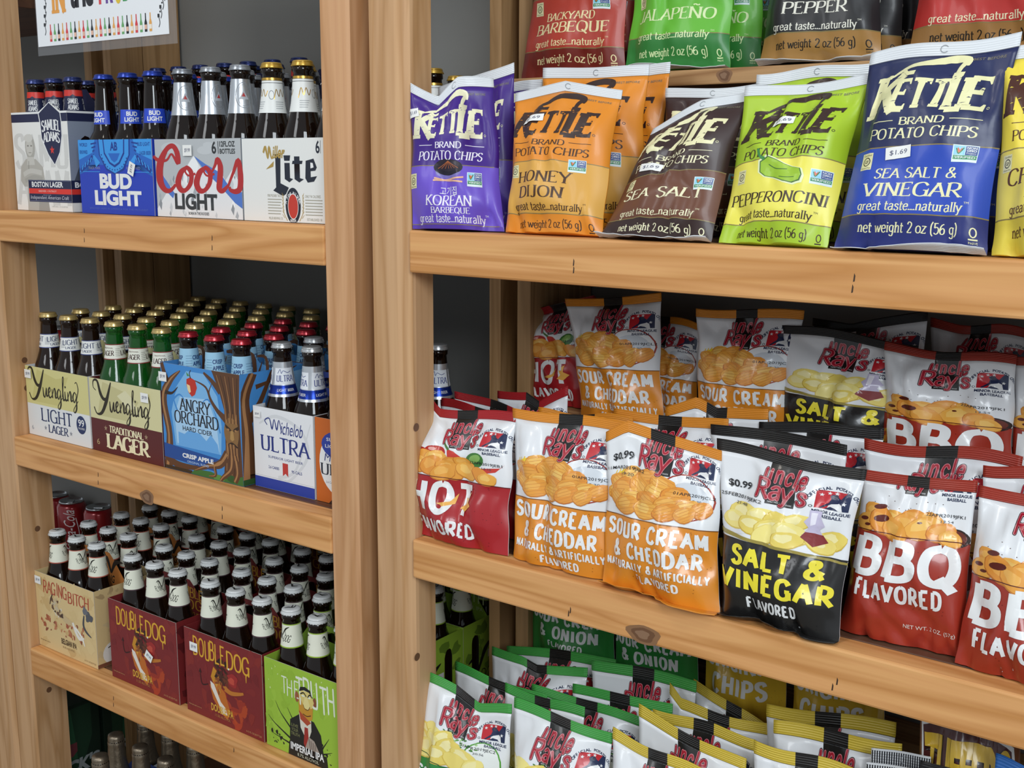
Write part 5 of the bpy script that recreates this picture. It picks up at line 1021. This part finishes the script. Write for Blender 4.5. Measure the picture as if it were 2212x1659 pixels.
def a_raging(A, H):
    splat(A, 3, (4, 4, 96, H-4), 40, ('#d9bd86', '#d4b57c', '#dfc48e', '#cfae76'), 2, 10, 0)
    A.ser('RAGING', 14, H-18, 54, H-6, card('#b0442c'), 4, 14, 9, 0, .05, 8, True, 0, 9, 4); A.ser('BITCH', 56, H-20, 92, H-9, card('#b0442c'), 4, 14, 9, 0, .05, 8, True, 0, 9, 7)
    splat(A, 5, (6, 20, 80, 36), 42, ('#a8583c', '#8c4a34', '#c07a54', '#b06848'), 1, 3.4, 2); splat(A, 9, (28, 38, 44, 58), 22, ('#6a4a34', '#c9b99a', '#4a3426', '#e0d4bc'), 1, 3.4, 3)
    A.brush([(34, 56), (36, 46), (50, 38), (64, 36)], [4, 6, 7, 4], card('#cdb488'), 3); A.brush([(62, 38), (66, 30), (72, 24), (80, 26)], [3, 4, 4, 1], card('#ece6dc'), 4); A.brush([(66, 34), (76, 26), (80, 18)], [2, 3, 1], card('#f2eee6'), 4); A.brush([(82, 50), (80, 40), (84, 34), (92, 30)], [2, 3, 3, 1], card('#4c4c50'), 4); A.ell(90, 50, 6, 5, card('#55565c'), 4, wob=.3); A.ell(84, 55, 4, 4, card('#6a6c74'), 4.1, wob=.3)
    A.brush([(30, 60), (26, 54), (24, 48)], [1, 2, 1], card('#4a3426'), 4)
    A.txt('BELGIAN IPA', 40, 11, 66, 17, card('#4a3218'), 4, .03); A.txt('8.3% ALC/VOL', 42, 7, 62, 9, card('#8a6a44'), 4); A.txt('6-12 FL OZ BOTTLES', 78, 3, 97, 4.6, card('#8a6a44'), 4); A.txt('flyingdogbrewery', 3, 6, 20, 7.4, card('#6a4e30'), 4)
def s_raging(A, H, W): splat(A, 8, (3, 3, W-3, H-3), 30, ('#c8ac7c', '#b89c70', '#d3ba8c'), 2, 8, 0); A.ell(20, 12, 14, 12, card('#e9e4dc'), 2); A.rect(0, 0, W, 4, card('#7a4a34'), 2.2); A.brush([(12, 18), (20, 20), (26, 16)], 1, card('#3a2a20'), 3); A.ell(W*.6, 12, 8, 6, card('#a58464'), 2.4, wob=.2)
def a_double(A, H):
    splat(A, 2, (4, 4, 96, H-4), 60, ('#7a2123', '#822625', '#741e21', '#872823'), 2, 9, 0); splat(A, 6, (40, 4, 80, 30), 14, ('#a83a22', '#b0431f', '#9a3020'), 4, 9, .5)
    y = card('#dca632'); A.ser('DOUBLE', 12, H-22, 52, H-6, y, 4, 16, 10, 0, 0, 7, True, 0, 8, 3); A.ser('DOG', 55, H-24, 84, H-9, y, 4, 16, 10, 0, 0, 7, True, 0, 8, 5); A.brush([(80, H-22), (80, H-30)], [1.6, .6], y, 4)
    A.poly([(34, 40), (38, 50), (44, 46), (46, 34), (40, 30)], card('#c88a24'), 2); A.poly([(32, 32), (40, 38), (52, 30), (58, 14), (54, 6), (46, 10), (36, 20)], card('#c06a24'), 2); A.poly([(33, 36), (38, 34), (46, 20), (52, 16), (54, 10), (47, 9), (44, 16), (34, 30)], card('#e6ded2'), 3)
    splat(A, 12, (42, 38, 56, 58), 40, ('#3a1c14', '#4c2418', '#2c1410', '#6a3420'), 1.4, 4, 3); splat(A, 14, (40, 28, 54, 42), 14, ('#b8742a', '#8a4a20', '#d09a3c'), 1.2, 3, 3.6); A.ell(62, 44, 7, 6, card('#a02a28'), 3, wob=.2); A.ell(61, 43, 4, 3, card('#c24a3a'), 4, wob=.2); A.ell(58, 53, 1, 1, PW, 5, n=6)
    A.brush([(52, 34), (60, 32), (70, 34), (76, 36)], [5, 4, 3, 2], card('#c0762a'), 4); A.brush([(30, 32), (22, 30), (20, 40)], [1, 1.4, .8], card('#3a1414'), 3); A.poly([(18, 40), (20, 44), (22, 40)], card('#3a1414'), 3)
    A.txt('DOUBLE IPA', 33, 9, 62, 16, card('#d8a83c'), 6, .03); A.txt('11.5% ALC/VOL', 38, 5, 58, 7.4, card('#c08a4a'), 6); A.txt('6-12 FL OZ BOTTLES', 78, 3, 97, 4.6, card('#c99a6a'), 6); A.txt('flyingdogbrewery', 3, 6, 20, 7.4, card('#c99a6a'), 6)
def s_double(A, H, W): splat(A, 7, (3, 3, W-3, H-3), 26, ('#6c1a1e', '#7a2420', '#5e161a'), 2, 8, 0); A.poly([(10, 6), (14, 30), (24, 34), (30, 16), (22, 4)], card('#c07a24'), 2); A.poly([(11, 22), (24, 24), (22, 16), (12, 18)], card('#e6ded2'), 3); A.ell(20, 42, 5, 7, card('#c8a43c'), 2)
def h_double(A, H, T): c = card('#b8862c'); A.ser('DOUBLE', 52, T-16, 94, T-7, c, 1, 15, 10, 0, 0, 7, True, 0, 6, 2); A.ser('DOG', 62, T-27, 92, T-18, c, 1, 15, 10, 0, 0, 7, True, 0, 6, 2); A.txt('DOUBLE IPA', 60, T-34, 92, T-30, c, 1, .02)
def a_truth(A, H):
    k, w = card('#1c1c18'), card('#e6ecd8'); A.T = lambda x, y: (x*.84, y); A.rect(80/.84, 0, 100/.84, H, card('#9cc03c'), 0); splat(A, 4, (4, 4, 96, H-4), 40, ('#98be3a', '#94b836', '#a0c440'), 3, 9, 0); splat(A, 21, (6, H-30, 96, H-4), 24, ('#d4e4a0', '#c8dc8c'), .4, 1.1, 1)
    A.ser('THE', 26, H-28, 52, H-13, w, 3, 11, 8, 0, 0, 8, True, 0, 5, 2); A.ser('TRUTH', 50, H-31, 106, H-8, w, 3, 14, 10, 0, -.05, 7, True, 0, 7, 9)
    for P in ([(44, 22), (24, 36), (16, 46)], [(42, 14), (14, 24), (4, 30)], [(84, 16), (96, 30)], [(84, 12), (100, 18)], [(46, 30), (34, 44)], [(40, 10), (8, 14)]): A.brush(P, [2.4, 1, .3], k, 1)
    splat(A, 11, (8, 6, 40, 16), 10, ('#1c1c18',), .6, 2.4, 1); splat(A, 15, (82, 6, 98, 24), 12, ('#1c1c18',), .4, 1.8, 1)
    A.poly([(36, 0), (38, 34), (52, 42), (74, 40), (84, 30), (90, 0)], k, 2); A.poly([(52, 44), (54, 30), (64, 18), (70, 30), (70, 42)], card('#ddd8c8'), 3); A.poly([(60, 32), (65, 32), (66, 16), (62, 10), (58, 16)], card('#a02c24'), 4)
    A.poly([(52, 44), (52, 60), (56, 66), (68, 66), (74, 58), (72, 42), (64, 36)], card('#c8902e'), 3); A.poly([(54, 60), (56, 66), (70, 66), (75, 58), (72, 52), (60, 50)], card('#dcc878'), 4); A.poly([(52, 46), (56, 44), (70, 38), (64, 34), (54, 38)], card('#b04a2c'), 4.2); A.poly([(53, 64), (55, 68.5), (62, 70), (70, 68), (72, 63), (68, 66), (60, 66.5)], k, 5); A.ell(49.5, 58, 3, 5, card('#9a5a3a'), 3); A.ell(76, 58, 2.4, 5, card('#8a4a34'), 3)
    A.ell(59, 61, 2.4, .9, w, 5, n=10); A.ell(68, 61, 2.2, .9, w, 5, n=10); A.brush([(55, 62), (60, 64), (64, 61)], 1.2, k, 5.4); A.brush([(66, 61), (69, 64), (73, 62)], 1.2, k, 5.4); A.poly([(62, 62), (65, 62), (69, 53), (66, 49.5), (60, 50), (59, 53)], card('#e6d690'), 5); A.brush([(59, 53), (61, 49.5), (66, 49.2), (69, 53)], .7, card('#6a4a24'), 5.4); A.brush([(58, 44), (64, 43), (70, 45)], .9, card('#5a2a18'), 5.4)
    A.poly([(60, 12), (66, 24), (74, 22), (82, 12), (76, 4), (66, 6)], card('#a8988c'), 5)
    for q in range(4): A.brush([(66+q*3, 22-q), (68+q*3, 14-q*2), (70+q*3, 6)], .8, card('#5a4c44'), 5.4)
    A.txt('LIVE', 40, 28, 50, 31, card('#8a8a5a'), 5); A.txt('YOUR', 40, 24, 50, 27, card('#8a8a5a'), 5); A.txt('TRUTH', 39, 20, 52, 23, card('#8a8a5a'), 5)
    A.poly([(34, 0), (36, 13), (92, 12), (94, 0)], k, 5); A.txt('IMPERIAL IPA', 38, 6, 88, 13, PW, 6, .03); A.txt('8.7% ALC/VOL', 48, 1.6, 80, 4.6, card('#c8ccb8'), 6)
def s_truth(A, H, W):
    k = card('#1c1c18'); splat(A, 4, (3, 3, W-3, H-3), 20, ('#7a9c30', '#6c8c2a'), 3, 8, 0); A.brush([(8, 44), (16, 46), (22, 30)], [1, 5, 2], k, 1); A.brush([(22, 30), (34, 52), (46, 60)], [2, 6, 1], k, 1); A.ser('DOG', 24, 18, 50, 32, k, 1, 9, 7, 0, .3, 6, True); A.rect(38, 42, 50, 50, mat('sticker_paper', '#f1f1ee', .6), 2); splat(A, 9, (4, 4, 30, 20), 12, ('#1c1c18',), .6, 2, 1)
def h_truth(A, H, T): A.ser('TRUTH', 56, T-16, 96, T-5, card('#c8d8a0'), 1, 14, 10, 0, 0, 6, True, 0, 5, 3); A.txt('IMPERIAL IPA', 60, T-24, 94, T-20, card('#c8d8a0'), 1)
def h_yu(A, H, T):
    for i in range(9): A.rect(8+i*10, T-12, 12+i*10, T-8, card('#a89c64'), 0)
def h_raging(A, H, T): k = card('#2a2018'); A.brush([(64, T-8), (72, T-6), (78, T-20)], [1, 5, 2], k, 0); A.brush([(78, T-20), (86, T-8), (98, T-6)], [2, 5, 1], k, 0); A.txt('FLYING', 60, T-30, 82, T-22, k, 0, .02, .2)
GC = ['beer cartons on the upper shelf', 'beer cartons on the middle shelf', 'beer cartons on the lower shelf', 'beer cartons on the lowest shelf']
GBT = ['bottles in the upper shelf cartons', 'bottles in the middle shelf cartons', 'bottles in the lower shelf cartons', 'bottles in the lowest shelf carton']
ORD = ['front', 'second', 'third', 'fourth', 'fifth', 'sixth']
rot = random.Random(12)
def pack(row, kind, bk, x0, x1, y0, h, art, col, phrase, lab, hidden='', cols=3, rows=2, zoff=0, **kw):
    """one carton with its bottles; hidden lists bottle slots nothing shows of (left out)"""
    z = ZS[row]+zoff; dep = .0655*rows; kw.setdefault('hand', .19)
    carton(x0, x1, y0, z, h, art, col, dep, label=lab, group=GC[row], cols=cols, **kw)
    words = BK[bk][4]; cn = {3: ('left', 'middle', 'right'), 2: ('left', 'right')}[cols]
    for r in range(rows):
        for c in range(cols):
            if f'{r}{c}' in hidden.split(): continue
            w = (x1-x0)/cols; p = (x0+w*(c+.5), y0+dep*(r+.5)/rows+(-.0002 if r == 0 else .0002), z+.0017)
            bottle(bk, p, .62+rot.uniform(-.9, .9), f'{words}, {cn[c]} in {ORD[r]} row of {phrase}', GBT[row])
def X(px, py, Y): return at(px, py, Y)[0]
plain = lambda A, H: None
AS = (a_sam, '#ecebe7'); 
sam_top = lambda h, k: None
def sam(x0, x1, y0, phrase, lab, **kw):
    H = .166/(x1-x0)*100; pack(0, 'sam', 'sam', x0, x1, y0, .166, a_sam, '#ecebe7', phrase, lab, side=s_sam, top=[(0, H), (51, H), (70, H+9), (88, H), (100, H)], hand=.205, hcol='#20284e', **kw)
def back(A, H): A.rect(0, H*.6, 100, H, card('#8a8f98'), 0)
# upper shelf
sam(-1.936, -1.768, .030, 'grey statue carton', 'white carton with grey statue and navy shield, at the far post on the upper shelf')
pack(0, 'bud', 'bud', -1.738, -1.543, .028, .118, a_bud, '#2440b8', 'bright blue carton', 'bright blue carton with bold white lettering on the upper shelf', sticker=(74, 37, 1.2), hand=.165, hcol='#20407c', hart=lambda A, H, T: [A.brush([(i*12-10, H*.7), (i*12+8, T)], 2, card('#2a5aa0'), 0, False) for i in range(9)])
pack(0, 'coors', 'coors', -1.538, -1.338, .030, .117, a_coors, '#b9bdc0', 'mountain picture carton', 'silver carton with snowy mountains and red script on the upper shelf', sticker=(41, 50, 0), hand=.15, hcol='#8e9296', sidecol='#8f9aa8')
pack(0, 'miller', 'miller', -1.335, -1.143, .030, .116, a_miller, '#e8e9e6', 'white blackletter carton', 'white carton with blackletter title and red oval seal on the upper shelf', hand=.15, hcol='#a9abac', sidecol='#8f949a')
y2 = .168
pack(0, 'bud', 'bud', -1.738, -1.543, y2, .118, plain, '#2440b8', 'second blue carton', 'blue carton behind the bright blue lettered one', hand=.165, hcol='#20407c', hidden='10 11 12')
sam(-1.936, -1.745, y2, 'second statue carton', 'navy topped carton behind the grey statue carton', hidden='00 02 10 11 12')
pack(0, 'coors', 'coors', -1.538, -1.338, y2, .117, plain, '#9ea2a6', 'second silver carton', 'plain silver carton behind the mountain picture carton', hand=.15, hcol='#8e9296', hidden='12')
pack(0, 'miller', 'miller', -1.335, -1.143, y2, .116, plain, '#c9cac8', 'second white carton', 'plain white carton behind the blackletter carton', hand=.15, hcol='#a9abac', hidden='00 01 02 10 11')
b = MB(); b.box(-1.972, -1.37, .300, .424, ZS[0]+.0005, ZS[0]+.038, WD, .001); tag(b.build('riser_plank'), 'wooden plank raising the rearmost navy-capped bottles on the upper shelf', 'plank')
for i, (x, w, h_) in enumerate(((-1.962, 'far post', ''), (-1.765, 'blue carton', ''), (-1.568, 'silver carton', '01 02 10 11 12'))): sam(x, x+.193, .301, 'rear statue carton near the '+w, 'navy carton on the wooden plank at the wall, nearest the '+w, zoff=.0385, hidden=h_)
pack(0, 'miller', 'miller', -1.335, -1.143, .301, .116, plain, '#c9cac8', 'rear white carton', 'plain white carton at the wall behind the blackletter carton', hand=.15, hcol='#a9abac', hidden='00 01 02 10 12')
# middle shelf
for i, yy in enumerate((.030, .165, .298)):
    o = ('', 'second ', 'rear ')[i]; where = ('front of its file', 'second in its file', 'at the wall, rear of its file')[i]
    pack(1, 'light', 'light', -1.951, -1.757, yy, .127, a_light, '#e2e4e4', o+'cream and white script carton', 'cream and white carton with black script and LIGHT, '+where, sticker=(6, 58, 0) if i == 0 else None, hand=.178, hcol='#cfc68a', hart=h_yu)
    pack(1, 'lager', 'lager', -1.753, -1.556, yy, .127, a_lager, '#5a1c1c', o+'cream and maroon script carton', 'cream and maroon carton with black script and LAGER, '+where, sticker=(80, 56, 0) if i == 0 else None, hand=.178, hcol='#cfc894', hart=h_yu)
    if i < 2: pack(1, 'ao', 'ao', -1.552, -1.360, yy, .174, a_ao, '#4a8ccc', o+'apple tree carton', 'blue cider carton with apple and tree face, '+where, side=s_ao, sticker=(4, 79, 0) if i == 0 else None, hand=.195, hcol='#5a9cd8', hart=h_ao)
    else: pack(1, 'lager', 'lager', -1.552, -1.360, yy, .127, plain, '#5a1c1c', 'rear maroon carton behind the apple trees', 'maroon carton at the wall behind the two apple tree cartons', hand=.178, hcol='#cfc894', hidden='01 02 10 11 12')
pack(1, 'ultra', 'ultra', -1.352, -1.2215, .047, .126, a_ultra, '#e9eaed', 'narrow white and blue carton', 'narrow white carton with blue band and red ribbon, beside the apple tree carton', cols=2, rows=3, hand=.17, hcol='#3a4a94', sticker=(9, 88, 0, '$8.49'))
pack(1, 'ultra', 'ultra', -1.2185, -1.091, .048, .126, a_orange, '#3a2014', 'amber bottle picture carton', 'narrow amber carton with a printed bottle label, half hidden by the middle post', cols=2, rows=3, hand=.17, hcol='#3a4a94')
# lower shelf
for i, yy in enumerate((.020, .158, .294)):
    o = ('', 'second ', 'rear ')[i]; where = ('front of its file', 'second in its file', 'at the wall, rear of its file')[i]; f = i == 0
    pack(2, 'fd', 'fd', -1.9525, -1.765, yy, .146, a_raging if f else plain, '#dcc08a', o+'parchment carton', 'parchment coloured carton with a scribbled running animal, '+where if f else 'parchment coloured carton, '+where, side=s_raging, sticker=(7, 70, 0) if f else None, hand=.192, hcol='#c47a3a', hart=h_raging, hidden=('', '', '11')[i])
    pack(2, 'fdr', 'fdr', -1.722, -1.533, yy, .146, a_double if f else plain, '#7c2224', o+'maroon carton', 'maroon carton with yellow scrawl beside the parchment carton, '+where, side=s_double, sticker=(60, 36, -.5) if f else None, hand=.192, hcol='#6c1f20', hart=h_double, hidden=('', '', '11')[i])
    pack(2, 'fdr', 'fdr', -1.512, -1.322, yy, .146, a_double if f else plain, '#7c2224', o+'maroon carton by the lime one', 'maroon carton with yellow scrawl beside the lime carton, '+where, side=s_double, sticker=(14, 62, 0) if f else None, hand=.192, hcol='#6c1f20', hart=h_double, hidden=('', '12', '01 02 10 11 12')[i])
    pack(2, 'fdg', 'fdg', -1.316, -1.143, yy, .146, a_truth if f else plain, '#9cc03c', o+'lime carton', 'lime green carton with a suited man drawing, '+where if f else 'lime green carton, '+where, side=s_truth, hand=.192, hcol='#8cb036', hart=h_truth, hidden=('', '00 01 02 10 11', '00')[i])
# lowest shelf
pack(3, 'foil', 'foil', -1.885, -1.655, .067, .12, plain, '#27458c', 'blue carton', 'blue carton of foil-topped bottles on the lowest shelf', hand=.165, hcol='#27458c', hart=lambda A, H, T: (A.txt('6', 24, T-16, 28, T-9, card('#c8d0e4'), 0), A.rect(10, T-18, 90, T-17.4, card('#8a9cc8'), 0)))
bottle('foil', (-1.80, .022+.012, ZS[3]+.001), .4, 'bronze foil-topped bottle standing outside the blue carton on the lowest shelf', GBT[3])

# ------------------------------------------------------------------ neighbours seen past the far post: green beer boxes and red cans
def beerbox(y0, lab):
    x0, x1, z = -2.26, -2.067, ZS[3]; base = ((x0+x1)/2, y0+.065, z+.0005); root = empty('beer_box', base, lab, 'beer box', 'dark green beer boxes beyond the far post')
    g = card('#12261a'); b = MB(); b.box(x0, x1, y0, y0+.132, z+.0005, z+.20, g, .001)
    A = Art(); A.poly([(10, 20), (10, 96), (56, 96), (56, 60), (40, 20)], card('#1e3c28'), 0); A.brush([(30, 40), (30, 66), (30, 96)], [16, 12, 5], card('#2c5a3c'), 1); A.poly([(26, 58), (38, 58), (38, 48), (32, 43), (26, 48)], card('#7a3a40'), 2); A.txt("BECK'S", 4, 24, 62, 40, card('#9aa0a0'), 3, .05, .15)
    b.art(A, plane((x1, y0, z), (0, .002, 0), (0, 0, .002)), .0003, .0001); b.build('box_body', root, base)
    b = MB(); b.box(x0+.06, x1-.06, y0+.055, y0+.077, z+.2002, z+.204, card('#1e3c28'), .001); b.build('carry_strap', root, base)
beerbox(.075, 'dark green beer box on the lowest shelf just beyond the far post'); beerbox(.215, 'dark green beer box behind the first one beyond the far post')
def can(p, r_, lab):
    root = empty('soda_can', p, lab, 'soda can', 'red soda cans beyond the far post'); R = .033; red = mat('can_red', '#8e1c22', .25, .3, .4); sil = mat('can_silver', '#b8bcc0', .25, .9)
    b = MB(); b.lathe([(.026, 0), (R, .008), (R, .108), (.0285, .117)], red, 32); 
    A = Art(.004); w = paper('#d8cfcf')
    A.T = lambda a, d: (-d+.002, a+.056)
    A.txt('Coca-Cola', -.05, -.012, .048, .014, w, 1, .0, .25); A.brush([(-.05, -.016), (-.01, -.02), (.03, -.014)], .002, w, 1)
    b.art(A, lambda x, y: (np.stack([(R+.0002)*np.cos(x/R-math.pi/2), (R+.0002)*np.sin(x/R-math.pi/2), y], 1), np.stack([np.cos(x/R-math.pi/2), np.sin(x/R-math.pi/2), 0*x], 1)), .0002)
    b.build('can_body', root); b = MB(); b.lathe([(.0283, .1172), (.0268, .1215), (.0255, .1215), (.0250, .118), (.004, .1175)], sil, 32); b.build('can_lid', root)
    b = MB(); b.box(-.006, .006, -.012, .009, .1178, .1188, sil, .0004); b.build('pull_tab', root); root.rotation_euler = (0, 0, r_)
can((-2.395, .378, ZS[2]), .75, 'red soda can nearest the far post above the parchment carton'); can((-2.30, .386, ZS[2]), 2.2, 'red soda can beside the first one with its writing turned away'); can((-2.47, .384, ZS[2]), 1.4, 'red soda can deepest beyond the far post on the lower shelf')
can((-2.40, .384, ZS[1]), 2.4, 'red soda can behind the gold-capped bottles beyond the far post')

# ------------------------------------------------------------------ sign on the top rail
def sign():
    z0, z1 = at(238, 108, 0)[2], .455; x0, x1 = X(88, 122, 0), X(388, 94, 0); base = ((x0+x1)/2, -.006, z0); root = empty('laminated_sign', base, 'laminated white paper sign with coloured letters hanging over the beer', 'sign')
    b = MB(); b.box(x0, x1, -.0042, -.003, z0, z1, mat('clear_laminate', '#d8dade', .12, 0, .3, 0, .10), .0003); b.build('plastic_sleeve', root, base)
    b = MB(); m = .0165; b.box(x0+.004, x1-m, -.0052, -.0044, z0+.014, z1-.012, mat('sign_paper', '#eef0f3', .35, 0, .3))
    A = Art(); w = x1-x0; S_ = w/100; P = lambda px, py: ((at(px, py, 0)[0]-x0)/S_, (at(px, py, 0)[2]-z0)/S_)
    c = lambda h: card(h)
    yb = P(150, 24)[1]; ht = 12
    A.ser('IN', P(118, 0)[0], yb-.5, P(146, 0)[0], yb+ht, c('#e8a04a'), 1, 22, 12, 10); A.txt('tHe', P(157, 0)[0], yb+.6, P(208, 0)[0], yb+ht, c('#26262c'), 1, .06)
    xs = [P(q, 0)[0] for q in (220, 235, 254, 272, 292, 310, 327)]
    for i, (ch, h) in enumerate(zip('FRIDGE', ('#d8464e', '#6a4a9a', '#e2c03a', '#3f9a58', '#dc4a50', '#3a62c8'))):
        if ch == 'I': A.ell((xs[i]+xs[i+1])/2-.3, yb+3.5, 2, 3.4, c(h), 1); A.rect((xs[i]+xs[i+1])/2-2.2, yb+7.4, (xs[i]+xs[i+1])/2+1.8, yb+9, c('#3a3a40'), 1); A.ell((xs[i]+xs[i+1])/2-.3, yb+10.6, 1.5, 1.6, c('#26262c'), 1)
        else: A.txt(ch, xs[i], yb+.8, xs[i+1]-1, yb+ht+.8, c(h), 1, .05)
    bx0, bx1, by = P(113, 85)[0], P(338, 72)[0], P(200, 82)[1]
    for i in range(24):
        x = bx0+(bx1-bx0)*(i+.5)/24; h = ('#d8444a', '#6aa86a', '#24262a', '#e6a85a')[i % 4]; A.poly([(x-.85, by), (x+.85, by), (x+.85, by+3.6), (x+.35, by+5), (x+.3, by+7.4), (x-.3, by+7.4), (x-.35, by+5), (x-.85, by+3.6)], c(h), 1); A.rect(x-.8, by+1, x+.8, by+2.8, c('#f4ead8' if i % 2 else '#e8b8a0'), 2)
    for sx, ln in ((103, 5), (349, 4)):
        for q in range(ln):
            x, y = P(sx+(q*4 if sx > 200 else 0), (55 if sx < 200 else 35)-q*19); A.rect(x-.6, y-.6, x+.7, y+.8, c('#24262a'), 1); A.brush([(x, y), (x+.8, y-2.6), (x, y-4.4)], .4, c('#3a3c40'), 1); A.ell(x+1.2, y+1.6, .5, .4, c('#24262a'), 1, n=6)
    b.art(A, plane((x0, -.0052, z0), (S_, 0, 0), (0, 0, S_)), .0002, .0001); b.build('printed_paper', root, base)
    b = MB(); 
    for q in (.2, .8): b.box(x0+w*q-.012, x0+w*q+.012, -.0026, -.0010, .444, .470, mat('clear_tape', '#e8e4d4', .3, 0, 0, 0, .5))
    b.build('tape', root, base)
sign()
